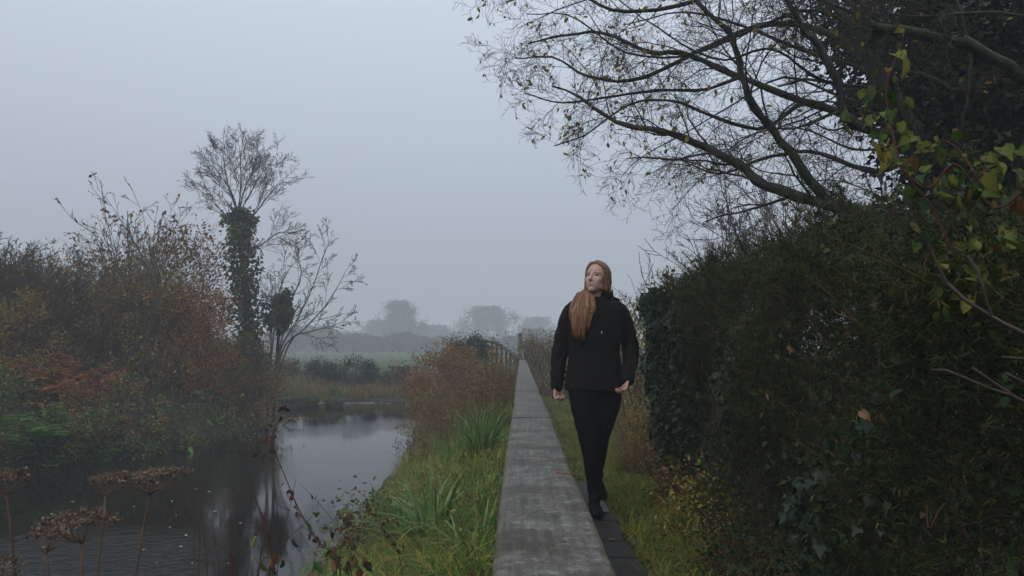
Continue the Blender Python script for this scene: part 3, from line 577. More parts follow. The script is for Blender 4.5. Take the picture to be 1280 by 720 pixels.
# ------------------------------------------------------------------ plants: general builders
def clumps(n, c, rad, k, spread, shell=.55):
    """n points in k clumps spread through an ellipsoid around c"""
    u = norm(rng.normal(size=(k, 3))) * (rng.uniform(shell, 1, (k, 1)) ** .6); cc = u * np.asarray(rad)
    i = rng.integers(0, k, n); sp = rng.uniform(.55, 1.3, k)[i, None] * spread
    return np.asarray(c) + cc[i] + rng.normal(size=(n, 3)) * sp, norm(cc[i] + rng.normal(size=(n, 3)) * .35 * np.mean(rad))
def keep_above(P, dz=.0):
    g = np.maximum(terr(P[:, 0], P[:, 1]), WZ) + dz; return P[:, 2] > g
def shrub(name, x, y, rad, label, cat, lm, n=3000, size=.06, k=30, stem='dark_bark', wid=.55, shape=OVAL, spread=.13, nst=14, zc=None, group=None, flat=.2, droop=-.2, twigs=0, th=.006, val=None, loose=.12):
    b = on(x, y); t = thing(name, b, label, cat, group)
    c = b + np.array([0, 0, rad[2] * .85 if zc is None else zc])
    T = Tree(); cfg = dict(n=(6, 5, 4), wob=(.12, .2, .25), trop=(.04, .02, 0), kids=(5, 3, 0), ang=(35, 40, 40), len=(.55, .6, 0), rr=(.6, .6, .6), rmin=.0022, lo=.3)
    H_ = c[2] + rad[2] - b[2]
    for _ in range(nst):
        d = np.array([rng.normal(0, .45 * rad[0] / rad[2]), rng.normal(0, .45 * rad[1] / rad[2]), 1.0]); d /= np.linalg.norm(d)
        q = b + np.array([rng.normal(0, .25 * rad[0]), rng.normal(0, .25 * rad[1]), 0]); q[2] = max(float(terr(q[0], q[1])), WZ) - .05
        T.grow(q, d, H_ * rng.uniform(.6, 1.02), th * rng.uniform(.7, 1.5), 0 if twigs < 2 else 0, cfg)
    mb = MB(); T.build(mb); mb.build('stems', M[stem], t)
    mb = MB(); P, D = clumps(n, c, rad, k, spread); D[:, 2] += droop
    if T.tips and loose:
        q = rng.integers(0, len(T.tips), int(n * loose)); P = np.vstack([P, np.array(T.tips)[q] + rng.normal(0, size * .6, (len(q), 3))]); D = np.vstack([D, np.array(T.tipd)[q] + rng.normal(0, .5, (len(q), 3))])
    m_ = keep_above(P, .02); leaves(mb, P[m_], D[m_], size, wid, shape, val=val, flat=flat); mb.build('foliage', M[lm], t)
    return t
def fronds(mb, base, n, L, lean=.7, wid=.28, lf=.09, k=16, az=None):
    """n arching fronds with paired leaflets"""
    for j in range(n):
        a = rng.uniform(0, 2 * pi) if az is None else az + rng.normal(0, .6); l = L * rng.uniform(.65, 1.2); ln = lean * rng.uniform(.6, 1.4)
        t = np.linspace(0, 1, k); h = np.array([math.cos(a), math.sin(a), 0])
        P = base + np.outer(l * ln * (.3 * t + .7 * t ** 2), h) + np.outer(l * (t - .6 * ln * t ** 2.2), [0, 0, 1])
        tubes(mb, P, np.linspace(.004, .001, k), 3, val=rng.uniform(0, 1))
        T = norm(np.gradient(P, axis=0)); s = np.cross(T, [0, 0, 1.0]); s = norm(s)
        for sg in (-1, 1):
            w_ = l * wid * np.sin(pi * np.clip(t * .9 + .1, 0, 1)) ** .8 * (1 - .35 * t)
            ii = np.arange(2, k)
            for q in ii:
                leaves(mb, P[q][None], (sg * s[q] + .35 * T[q] + np.array([0, 0, rng.normal(0, .12) - .1]))[None], max(w_[q], .012), .24, OVAL, val=rng.uniform(0, 1), flat=.8, jit=.15)
def tussock(name, x, y, n, L, W, label, cat, m_='sedge', r=.12, lean=.75, group=None, z=None):
    b = on(x, y); b[2] = z if z is not None else b[2]
    a = rng.uniform(0, 2 * pi, n); rr = r * np.sqrt(rng.uniform(0, 1, n))
    B = b + np.stack([rr * np.cos(a), rr * np.sin(a), np.full(n, -.02)], -1); mb = MB(); blades(mb, B, L, W, lean, az=a + rng.normal(0, .7, n))
    o = mb.build(name, M[m_]); return tag(o, label, cat, group)

# ------------------------------------------------------------------ willow over the hedge
def willow():
    t = thing('willow_tree', (3.3, 4.9, -.06), 'big dark spreading willow leaning over the hedge with nearly bare mossy branches', 'tree')
    T = Tree()
    c = dict(n=(14, 9, 7, 5, 4), wob=(.05, .13, .17, .2, .22), trop=(0, .012, .0, -.012, -.02), kids=(7, 6, 4, 3, 0), ang=(38, 40, 44, 46, 40), len=(.6, .62, .62, .65, 0), rr=(.5, .5, .5, .55, .6), rmin=.0017, lo=.22, taper=.35, flatten=np.array([1, .75, 1]))
    c2 = dict(c, n=(14, 9, 7, 5), kids=(18, 9, 4, 0), wob=(.05, .17, .2, .22), trop=(0, .0, -.012, -.02), ang=(40, 45, 46, 40), len=(.42, .55, .6, 0), rr=(.3, .45, .55, .6), rmin=.0013)
    A = lambda *q: [at(*p) for p in q]
    base = np.array([3.3, 4.9, -.1])
    trunk = [base, np.array([3.2, 4.85, .7]), at(1225, 290, 4.8), at(1161, 189, 4.7), at(1118, 140, 4.7), at(1095, 85, 4.7), at(1080, 40, 4.7), at(1066, -60, 4.8), at(1040, -190, 4.9)]
    T.limb(trunk, .15, .03, c2, n=26, L=2.2, lo=.45)
    T.limb(A((1218, 300, 4.75), (1150, 286, 4.6), (1075, 264, 4.5), (1021, 251, 4.5), (957, 232, 4.55), (930, 210, 4.6), (892, 189, 4.6), (860, 175, 4.65), (827, 164, 4.7), (779, 156, 4.8), (746, 137, 4.9), (719, 118, 5.0), (690, 108, 5.1)), .062, .008, c2, n=40, L=1.9, lo=.22)
    T.limb(A((1036, 254, 4.5), (994, 199, 4.4), (962, 156, 4.35), (935, 108, 4.3), (913, 59, 4.3), (892, 22, 4.3), (860, -30, 4.4), (820, -80, 4.5)), .042, .012, c2, n=26, L=1.8, lo=.15)
    T.limb(A((1150, 200, 4.75), (1129, 183, 4.9), (1054, 145, 5.1), (1000, 129, 5.2), (924, 97, 5.3), (860, 67, 5.4), (816, 62, 5.4), (760, 40, 5.5), (705, 45, 5.6), (660, 50, 5.7)), .05, .008, c2, n=34, L=2.0, lo=.15)
    T.limb(A((1140, 175, 4.75), (1064, 151, 4.3), (1048, 108, 4.2), (1016, 48, 4.15), (994, 5, 4.1), (960, -60, 4.1)), .04, .015, c2, n=22, L=1.5, lo=.2)
    T.limb(A((1330, 150, 4.2), (1280, 102, 4.1), (1237, 70, 4.0), (1172, 48, 3.9), (1113, 38, 3.85), (1085, 30, 3.8)), .05, .034, c2, n=16, L=.8, lo=.5)
    T.limb(A((1095, 90, 4.7), (1040, 40, 5.0), (960, 25, 5.3), (880, 60, 5.5), (800, 100, 5.6), (740, 95, 5.7), (690, 70, 5.8), (640, 75, 5.9)), .036, .007, c2, n=30, L=1.9, lo=.1)
    T.limb(A((1085, 50, 4.7), (1020, -10, 5.0), (940, -25, 5.2), (850, 0, 5.3), (770, 10, 5.4), (700, -15, 5.5), (640, 0, 5.6)), .036, .007, c2, n=28, L=1.9, lo=.1)
    T.limb(A((924, 97, 5.3), (880, 110, 5.2), (820, 112, 5.1), (760, 120, 5.0), (700, 128, 5.0), (655, 118, 5.0)), .02, .005, c2, n=20, L=1.2, lo=.1)
    T.limb(A((1000, 129, 5.2), (955, 160, 5.1), (900, 150, 5.0), (845, 128, 5.0), (790, 130, 5.1), (735, 165, 5.2), (690, 178, 5.2)), .022, .005, c2, n=22, L=1.3, lo=.1)
    T.limb(A((1150, 286, 4.6), (1100, 300, 4.4), (1060, 280, 4.3), (1015, 292, 4.2), (985, 306, 4.2)), .025, .008, c2, n=16, L=.9, lo=.2)
    T.limb(A((1161, 189, 4.7), (1090, 215, 4.9), (1020, 190, 5.1), (960, 196, 5.3), (900, 215, 5.4), (850, 200, 5.5)), .03, .006, c2, n=22, L=1.2, lo=.15)
    T.limb(A((1118, 140, 4.7), (1080, 90, 5.3), (1010, 70, 5.6), (930, 40, 5.9), (850, 20, 6.1), (780, 30, 6.3)), .03, .006, c2, n=22, L=1.6, lo=.1)
    T.limb(A((1200, 260, 4.8), (1230, 150, 5.0), (1240, 60, 5.1), (1235, -60, 5.2)), .1, .04, c2, n=16, L=1.4, lo=.3)
    T.limb(A((1180, 215, 4.75), (1185, 120, 5.2), (1160, 30, 5.4), (1150, -80, 5.6)), .07, .02, c2, n=16, L=1.5, lo=.3)
    T.limb(A((1090, 70, 4.7), (1150, 85, 4.5), (1190, 112, 4.4), (1230, 100, 4.3)), .03, .015, c2, n=12, L=.6, lo=.3)
    c3 = dict(c2, kids=(13, 7, 4, 0))
    for q, r0 in (([(1080, 40, 4.7), (1010, 10, 4.6), (930, 40, 4.7), (850, 75, 4.8), (780, 70, 4.9), (720, 25, 5.0), (665, 20, 5.1)], .03),
                  ([(1070, 10, 4.8), (980, -40, 5.2), (880, -30, 5.6), (790, -15, 5.9), (700, 15, 6.0), (650, 35, 6.1)], .03),
                  ([(1118, 140, 4.7), (1050, 120, 5.3), (980, 95, 5.7), (910, 130, 6.0), (850, 165, 6.2), (800, 195, 6.3), (775, 225, 6.3)], .026),
                  ([(1130, 180, 4.7), (1060, 190, 5.4), (990, 160, 5.8), (930, 170, 6.0), (870, 230, 6.2), (840, 262, 6.2)], .022),
                  ([(1100, 110, 4.7), (1030, 100, 4.3), (960, 60, 4.2), (890, 75, 4.2), (820, 35, 4.3), (760, -10, 4.4)], .026),
                  ([(1090, 60, 4.7), (1060, -20, 4.4), (1000, -60, 4.3), (900, -70, 4.3), (800, -60, 4.4), (700, -60, 4.6), (620, -40, 4.8)], .03),
                  ([(1161, 189, 4.7), (1110, 110, 4.4), (1120, 30, 4.3), (1150, -40, 4.3)], .035),
                  ([(1225, 250, 4.8), (1205, 170, 4.4), (1215, 60, 4.3), (1190, -40, 4.3)], .04),
                  ([(1161, 189, 4.7), (1090, 170, 6.0), (1010, 40, 6.4), (960, -40, 6.6)], .035),
                  ([(1140, 160, 4.7), (1100, 60, 6.0), (1060, -30, 6.4)], .03),
                  ([(1280, 20, 4.2), (1200, 10, 4.2), (1130, 20, 4.3), (1060, 5, 4.3), (1000, 30, 4.4)], .022),
                  ([(1075, 264, 4.5), (1010, 225, 5.0), (950, 215, 5.3), (905, 180, 5.4), (850, 190, 5.4), (800, 220, 5.4)], .014),
                  ([(1150, 286, 4.6), (1090, 240, 5.0), (1040, 225, 5.2), (985, 240, 5.3), (930, 250, 5.4), (880, 290, 5.4)], .014)):
        T.limb(A(*q), r0 * .6, r0 * .16, c3, n=22, L=1.7, lo=.1)
    mb = MB(); T.build(mb); mb.build('branches', M['willow_bark'], t)
    tips = np.array(T.tips); tp = np.array(T.tipd)
    # few leaves are left, most of them on the outer twigs over the river
    pr = np.where(tips[:, 0] < 1.2, 1.0, .25) * np.where(tips[:, 2] > 2.2, 1, .5); pr /= pr.sum()
    q = rng.choice(len(tips), 1150, p=pr)
    mb = MB(); D = rng.normal(0, .5, (1150, 3)); D[:, 2] -= .6; leaves(mb, tips[q], D, .04, .5, OVAL, val=rng.uniform(.2, 1, 1150)); mb.build('leaves', M['yellow_leaf'], t)
    return tips
wtips = willow()

# evergreen ivy on the trunks
def ivy_crown():
    t = thing('ivy', at(1235, 330, 4.6), 'dense dark ivy smothering the willow trunks above the end of the hedge', 'ivy')
    mb = MB(); Pp, Dd = [], []
    for (px, py, Y, rx, rz, n) in ((1250, 250, 4.4, .5, .5, 3600), (1265, 120, 4.6, .42, .5, 3000), (1200, 30, 5.4, .55, .45, 2600), (1180, 150, 5.3, .45, .5, 2200), (1285, 10, 4.8, .5, .5, 2400), (1120, 30, 5.6, .45, .3, 1300), (1130, 90, 6.2, .6, .6, 2800), (1060, 10, 6.4, .45, .35, 1200), (1230, 180, 6.0, .8, .7, 4200), (1160, 70, 5.8, .7, .7, 3800), (1260, 40, 5.6, .6, .7, 3600), (1180, 320, 4.4, .4, .25, 1800), (1090, 290, 4.7, .45, .15, 1000), (1240, 370, 4.0, .5, .25, 1700)):
        p, d = clumps(n, at(px, py, Y), (rx, .45, rz), 26, .1, .2); Pp.append(p); Dd.append(d)
    P = np.vstack(Pp); D = np.vstack(Dd); D[:, 2] -= .5
    leaves(mb, P, D, .055, .85, IVY, flat=.1); mb.build('foliage', M['evergreen'], t)
    mb = MB()
    for (px, py, px2, py2) in ((1225, 300, 1245, 40), (1200, 260, 1175, 20), (1245, 380, 1265, 120)):
        tubes(mb, smooth_line([at(px, py, 4.66), at((px + px2) / 2 + 8, (py + py2) / 2, 4.6), at(px2, py2, 4.9)], 12), np.linspace(.016, .006, 12), 5)
    mb.build('stem', M['dark_bark'], t)
ivy_crown()

# vine with yellow green leaves hanging in front
def vine():
    t = thing('climbing_vine', at(1240, 420, 1.74), 'trailing climber with big yellow green leaves hanging before the dark ivy', 'vine')
    st = MB(); lf = MB(); lines = []
    for pts, r in (([(1235, 420, 2.6), (1200, 340, 2.5), (1165, 260, 2.5), (1130, 215, 2.55), (1112, 150, 2.6), (1108, 110, 2.6), (1125, 60, 2.6)], .004),
                   ([(1290, 230, 2.5), (1240, 260, 2.4), (1195, 205, 2.4), (1160, 235, 2.45), (1120, 205, 2.5)], .0035),
                   ([(1280, 220, 2.4), (1250, 205, 2.4), (1215, 230, 2.45), (1190, 280, 2.5), (1165, 310, 2.5), (1150, 345, 2.5)], .0035),
                   ([(1300, 300, 2.3), (1255, 285, 2.3), (1225, 310, 2.35), (1210, 360, 2.4), (1220, 400, 2.4)], .003),
                   ([(1300, 420, 2.4), (1260, 370, 2.4), (1225, 375, 2.4), (1195, 345, 2.4)], .003),
                   ([(1240, 250, 2.5), (1190, 180, 2.6), (1150, 185, 2.7), (1095, 170, 2.7), (1075, 140, 2.75)], .003)):
        L = smooth_line([at(p[0], p[1], p[2] * .62) for p in pts], 22); tubes(st, L, np.linspace(r, r * .5, 22), 5); lines.append(L)
    Q = np.vstack(lines); k = rng.integers(0, len(Q), 230); p = Q[k] + rng.normal(0, .028, (230, 3)); D = np.stack([rng.normal(-.1, .5, 230), rng.normal(-.5, .4, 230), rng.normal(-.75, .4, 230)], -1)
    leaves(lf, p, D, .031, .75, HEART, flat=.05, jit=.6, val=np.clip(rng.normal(.36, .26, 230), 0, 1))
    big = [(1129, 80, 2.2, .085, .7), (1249, 290, 2.1, .05, .55), (1238, 222, 2.2, .075, .55), (1104, 200, 2.5, .08, .7), (1150, 180, 2.45, .06, .45), (1116, 145, 2.45, .06, .1), (1100, 190, 2.5, .07, .85), (1135, 205, 2.5, .07, .9), (1170, 230, 2.5, .06, .5), (1075, 120, 2.6, .05, .3), (1125, 160, 2.5, .055, .3)]
    for (x, y, Y, s, v) in big:
        leaves(lf, at(x, y - 8, Y * .62)[None], np.array([[rng.normal(0, .15), -.12, -1]]), s * .62, .75 if s < .085 else .42, HEART, val=v, flat=0, jit=.1)
    st.build('stem', M['bramble_stem'], t); lf.build('leaves', M['vine_leaf'], t)
vine()

# pale leafless tree in the mist behind
def twiggy(name, px, py, Y, H_, label, bark, n0=10, spread=.5, kids=(7, 5, 3, 0), r=.03, lean=(0, 0), trop=.05, th=.0035, cat='tree', base_spread=.15, part='branches', ang=32, ln=.5):
    b = at(px, py, Y); b[2] = float(terr(b[0], b[1])) - .1; t = thing(name, b, label, cat)
    T = Tree(); c = dict(n=(9, 7, 5, 4), wob=(.07, .11, .14, .16), trop=(trop * .6, trop, trop, trop * .5), kids=kids, ang=(ang, 32, 34, 30), len=(ln, .55, .55, 0), rr=(.5, .5, .55, .6), rmin=th, lo=.3)
    for _ in range(n0):
        d = np.array([rng.normal(lean[0], spread), rng.normal(lean[1], spread), 1.0]); d /= np.linalg.norm(d)
        T.grow(b + np.array([rng.normal(0, base_spread), rng.normal(0, base_spread), 0]), d, H_ * rng.uniform(.7, 1.0), r * rng.uniform(.6, 1.3), 0, c)
    mb = MB(); T.build(mb); mb.build(part, M[bark], t); return t, np.array(T.tips), np.array(T.tipd)
twiggy('bare_tree', 985, 420, 13, 4.6, 'pale twiggy leafless tree in the mist behind the gorse hedge', 'pale_bark', n0=9, spread=.34, kids=(10, 7, 4, 0), r=.045, th=.006, base_spread=.25)
twiggy('bare_tree', 1105, 420, 15, 5.6, 'taller grey leafless tree in the mist behind the willow branches', 'pale_bark', n0=9, spread=.34, kids=(10, 7, 4, 0), r=.045, th=.006, base_spread=.4)

# ------------------------------------------------------------------ gorse hedge beside the boardwalk
def sprigs(mb, B, D, L, nl, ns, wid=.12):
    """leafy sprigs: N stems with nl needles each"""
    N = len(B); t = rng.uniform(.05, 1, (N, nl)); Ln = L * rng.uniform(.6, 1.3, N)
    P = B[:, None, :] + (t * Ln[:, None])[..., None] * D[:, None, :]
    Dn = D[:, None, :] * .55 + norm(rng.normal(size=(N, nl, 3))) * .85
    v = np.clip(rng.uniform(0, 1, N)[:, None] * .7 + rng.uniform(0, .3, (N, nl)), 0, 1)
    leaves(mb, P.reshape(-1, 3), Dn.reshape(-1, 3), ns, wid, NEEDLE, val=v.ravel())
def hx(y): return np.interp(y, [0, 1.2, 3, 4.5, 5.9, 7], [.98, 1.05, 1.2, 1.24, 1.2, 1.2])
def hz(y): return np.interp(y, [.8, 1.6, 2.3, 3, 4, 5], [1.2, 1.3, 1.42, 1.53, 1.62, 1.66]) + .06 * np.sin(y * 5.1) + .05 * np.sin(y * 11.3 + 1)
def gorse():
    t = thing('gorse_hedge', (1.8, 3.4, -.06), 'tall dark spiny hedge filling the path side across from the handrail', 'hedge')
    N = 27000; y = .7 + 5.0 * rng.uniform(0, 1, N) ** .85; z = rng.uniform(0, 1, N) ** .8 * hz(y)
    dep = np.abs(rng.normal(0, .3, N)); bulge = .09 * np.sin(y * 4.2 + z * 3) + .07 * np.sin(z * 6.3 - y * 2.2)
    x = hx(y) + dep + bulge + .22 * np.clip(z / 1.66 - .75, 0, 1) + .12 * np.clip(.35 - z, 0, 1) * -1
    P = np.stack([x, y, z - .02], -1); D = norm(np.stack([rng.normal(-.55, .45, N), rng.normal(-.1, .5, N), rng.normal(.55, .4, N)], -1))
    mb = MB(); sprigs(mb, P, D, .12, 17, .024, .16)
    N2 = 6000; y = rng.uniform(.6, 6.0, N2); x = hx(y) + rng.uniform(.1, 1.6, N2); P2 = np.stack([x, y, hz(y) + rng.normal(-.06, .09, N2) + .1 * np.sin(x * 4 + y * 3) - .1 * np.clip(.3 - (x - hx(y)), 0, 1)], -1)
    D2 = norm(np.stack([rng.normal(-.1, .4, N2), rng.normal(-.05, .4, N2), rng.normal(.9, .3, N2)], -1)); sprigs(mb, P2, D2, .14, 16, .02)
    for _ in range(150):                                        # long shoots that break the outline
        yy = rng.uniform(.9, 5.8); xx = hx(yy) + rng.uniform(.02, .9); a = np.array([xx, yy, hz(yy) - .12 - .15 * (xx - hx(yy) < .12)]); d = norm(np.array([rng.normal(-.25, .35), rng.normal(0, .35), 1.0])); l = rng.uniform(.15, .42)
        q = a + np.linspace(0, 1, 9)[:, None] * d * l + (np.linspace(0, 1, 9) ** 2)[:, None] * np.array([rng.normal(-.04, .06), 0, -.04]); tubes(mb, q, np.linspace(.004, .0015, 9), 4, val=.9)
        for p in q[1:]: sprigs(mb, np.repeat(p[None], 6, 0), norm(rng.normal(size=(6, 3)) * .6 + d), .05, 8, .022, .16)
    # far end of the hedge, seen from the path
    N3 = 1500; x = rng.uniform(1.25, 2.8, N3); P3 = np.stack([x, 5.95 + rng.normal(0, .12, N3), rng.uniform(0, 1.62, N3)], -1); sprigs(mb, P3, norm(rng.normal(size=(N3, 3)) + [0, .4, .5]), .12, 16, .02)
    mb.build('foliage', M['gorse'], t)
    T = Tree(); c = dict(n=(7, 6, 5), wob=(.12, .18, .22), trop=(.05, .04, .03), kids=(6, 3, 0), ang=(35, 40, 40), len=(.5, .55, 0), rr=(.6, .6, .6), rmin=.003, lo=.2)
    for _ in range(70):
        yy = rng.uniform(.8, 5.9); T.grow(np.array([hx(yy) + rng.uniform(.4, 1.1), yy, -.1]), norm(np.array([rng.normal(.05, .2), rng.normal(0, .3), 1])), rng.uniform(.9, 1.5), rng.uniform(.006, .014), 0, c)
    mb = MB(); T.build(mb); mb.build('stems', M['dark_bark'], t)
    # tall leading sprays that break the top line
    for (px, py, px2, py2, Y) in ((880, 360, 838, 318, 5.3), (868, 372, 856, 345, 5.5), (905, 345, 890, 322, 5.0), (940, 335, 925, 305, 4.6), (968, 330, 985, 296, 4.4), (1010, 330, 1000, 300, 4.2), (930, 340, 952, 312, 4.6), (1040, 335, 1060, 300, 3.9), (890, 350, 905, 318, 5.1)):
        mb = MB(); st = MB(); a, b = at(px, py, Y), at(px2, py2, Y - .1); L = smooth_line([a, (a + b) / 2 + [0, 0, .02], b], 10); tubes(st, L, np.linspace(.005, .002, 10), 4)
        for q in L[2:]:
            n = 9; sprigs(mb, np.repeat(q[None], n, 0), norm(rng.normal(size=(n, 3)) * .6 + norm(b - a)), .05, 9, .02)
        o = mb.build('leading_shoot', M['gorse'], t); st.build('shoot_stem', M['dark_bark'], o)
gorse()
shrub('evergreen_bush', 4.7, 7.0, (1.3, .7, 1.3), 'dark evergreen bush in the shade behind the gorse hedge and willow trunk', 'bush', 'evergreen', n=6000, size=.07, k=70, spread=.16, nst=10, wid=.6)
def hedge_ivy():
    t = thing('ivy', (1.2, 3.6, -.06), 'glossy ivy sprawling thinly over the face of the gorse hedge', 'ivy'); mb = MB()
    for y, z, ry, rz, n in ((5.3, 1.15, .4, .4, 900), (4.9, .5, .45, .35, 700), (4.0, .85, .4, .4, 300), (3.0, .35, .45, .3, 300), (2.2, .6, .3, .35, 160)):
        a = rng.normal(0, .5, (n, 2)); yy, zz = y + a[:, 0] * ry, np.clip(z + a[:, 1] * rz, .05, 1.5); bul = .1 * np.exp(-(a ** 2).sum(1) * 1.5)
        xx = hx(yy) + .09 * np.sin(yy * 4.2 + zz * 3) + .07 * np.sin(zz * 6.3 - yy * 2.2) - bul + rng.normal(0, .03, n)
        leaves(mb, np.stack([xx, yy, zz], -1), np.stack([rng.normal(-.5, .3, n), rng.normal(-.3, .3, n), rng.normal(-.8, .3, n)], -1), .034, .85, IVY, jit=.55)
    mb.build('foliage', M['evergreen'], t); st = MB()
    for y in (5.1, 4.5, 3.5, 2.9, 2.3):
        L = smooth_line([[hx(y) + .06, y, -.05], [hx(y) + .03, y + .06, .5], [hx(y) + .04, y - .04, 1.1]], 12); tubes(st, L, np.linspace(.007, .003, 12), 5)
    st.build('stem', M['dark_bark'], t)
hedge_ivy()
# other leaves that grow through the hedge face
for x, y, r, lm, lab in ((1.05, 3.2, (.2, .5, .16), 'hedge_bramble', 'low dark weeds spreading from the hedge foot beside the nearest boardwalk'), (1.12, 4.2, (.2, .45, .2), 'hedge_autumn', 'low yellowing weeds at the hedge foot beside the woman'), (1.15, 5.0, (.18, .4, .22), 'brownleaf', 'low browned weeds round the wooden stake'), (1.3, 6.6, (.22, .6, .35), 'brownleaf', 'browned weeds beneath the yellow green hedge')):
    shrub('weeds', x, y, r, lab, 'weeds', lm, n=1500, size=.03, k=40, spread=.07, nst=16, stem='bramble_stem', th=.002)
def hedge_bramble():
    t = thing('bramble', (1.35, 4.4, -.06), 'straggling bramble with dull green leaves threaded through the face of the dark hedge', 'bramble')
    mb = MB(); N = 700; y = .9 + 4.9 * rng.uniform(0, 1, N); z = rng.uniform(.0, 1.55, N); x = hx(y) + .09 * np.sin(y * 4.2 + z * 3) + .07 * np.sin(z * 6.3 - y * 2.2) + rng.normal(-.05, .06, N)
    D = np.stack([rng.normal(-.7, .4, N), rng.normal(-.4, .5, N), rng.normal(-.4, .5, N)], -1); leaves(mb, np.stack([x, y, z], -1), D, .03, .6, OVAL, val=np.clip(rng.normal(.35, .3, N), 0, 1), flat=.1)
    mb.build('foliage', M['hedge_bramble'], t)
    st = MB()
    for _ in range(46):
        yy = rng.uniform(1.2, 5.7); zz = rng.uniform(0.1, 1.3); p = np.array([hx(yy) + .02, yy, zz]); q = [p]
        for k in range(4): q.append(q[-1] + np.array([rng.normal(-.02, .03), rng.normal(0, .1), rng.normal(.07, .1)]))
        tubes(st, smooth_line(q, 12), np.linspace(.0028, .0012, 12), 4)
    st.build('stems', M['bramble_stem'], t)
hedge_bramble()
# dead leaves caught in the hedge
def caught_leaf(px, py, Y, s, label, v, wid=.7, d=(0, -.2, -1)):
    mb = MB(); leaves(mb, at(px, py, Y)[None], np.array([d], float), s, wid, HEART, val=v, flat=0, jit=0)
    tubes(mb, np.stack([at(px, py, Y), at(px, py, Y) + np.array([.004, .01, .02])]), [.0012, .0008], 4)
    tag(mb.build('dead_leaf', M['deadleaf']), label, 'leaf', 'dead leaves caught in the hedge')
caught_leaf(1077, 513, 2.28, .042, 'large curled tan leaf caught halfway up the dark hedge', .75, .8, (.3, -.4, -.7))
caught_leaf(1095, 521, 2.28, .036, 'darker brown leaf touching the large tan leaf in the hedge', .25, .8, (.9, -.3, -.5))
caught_leaf(986, 432, 2.9, .04, 'dull brown leaf caught in the hedge above the large tan leaf', .2, .7, (.4, -.3, -.6))
caught_leaf(958, 492, 3.0, .03, 'thin forked pale leaf in the hedge nearer the ivy post', .8, .35, (.2, -.2, -1))
caught_leaf(1190, 575, 1.95, .02, 'small pinkish leaf low in the hedge near its dark near end', .5, .7, (.4, -.3, -.8))
caught_leaf(1153, 640, 2.05, .022, 'palest small pink leaf low in the hedge under the tan leaf', 1.0, .8, (-.4, -.3, -.6))
caught_leaf(1167, 632, 2.05, .018, 'tiny brown leaf beside the palest pink leaf low in the hedge', .45, .7, (.5, -.3, -.5))
caught_leaf(1237, 500, 1.8, .02, 'tiny grey tan leaf at the darkest near end of the hedge', .6, .7, (.2, -.3, -.9))

# ivy covered fence post at the end of the hedge
def ivy_post():
    b = np.array([1.30, 5.75, -.05]); t = thing('ivy_post', b, 'fence post smothered in glossy ivy at the far end of the dark hedge', 'ivy post')
    mb = MB(); box(mb, b + [-.045, -.045, -.3], b + [.045, .045, 1.55]); mb.build('post', M['post'], t, False)
    mb = MB(); n = 3600; z = rng.uniform(0, 1, n) ** .75 * 1.66; a = rng.uniform(0, 2 * pi, n); r = np.interp(z, [0, .4, 1.0, 1.4, 1.6, 1.68], [.12, .15, .22, .26, .2, .08]) * rng.uniform(.55, 1.12, n) * (1 + .2 * np.sin(z * 9 + a * 2))
    P = b + np.stack([r * np.cos(a), r * np.sin(a), z], -1); D = np.stack([np.cos(a) * .7, np.sin(a) * .7, rng.normal(-.7, .3, n)], -1) + rng.normal(0, .25, (n, 3))
    leaves(mb, P, D, .05, .95, IVY, flat=.0, jit=.4); mb.build('foliage', M['ivy'], t)
    mb = MB()
    for k in range(7):
        a0 = rng.uniform(0, 6); zz = np.linspace(0, 1.6, 14); tubes(mb, b + np.stack([.085 * np.cos(a0 + zz), .085 * np.sin(a0 + zz), zz], -1), np.full(14, .007), 5)
    L = smooth_line([b + [-.05, -.1, 1.58], b + [-.13, -.12, 1.66], b + [-.2, -.15, 1.69]], 8); tubes(mb, L, np.linspace(.004, .002, 8), 4)
    mb.build('stem', M['bramble_stem'], t)
    t2 = thing('withered_shoot', b + np.array([-.03, -.1, 1.6]), 'withered yellow tan shoot sticking up from the top of the ivy post', 'shoot')
    mb = MB(); L = smooth_line([b + [-.0, -.1, 1.58], b + [-.06, -.1, 1.7], b + [-.09, -.1, 1.8]], 8); tubes(mb, L, np.linspace(.004, .0015, 8), 4); mb.build('stem', M['dry_stem'], t2)
    mb = MB(); n = 60; P = L[rng.integers(1, 8, n)] + rng.normal(0, .022, (n, 3)); leaves(mb, P, rng.normal(0, .6, (n, 3)) - [0, 0, .4], .04, .55); mb.build('leaves', M['drygrass'], t2)
ivy_post()
mb = MB(); tubes(mb, np.array([on(1.19, 5.2, -.2), on(1.19, 5.2, .33)]), [.022, .02], 8); tag(mb.build('wooden_stake', M['post']), 'short weathered wooden stake in the grass at the foot of the hedge', 'stake')

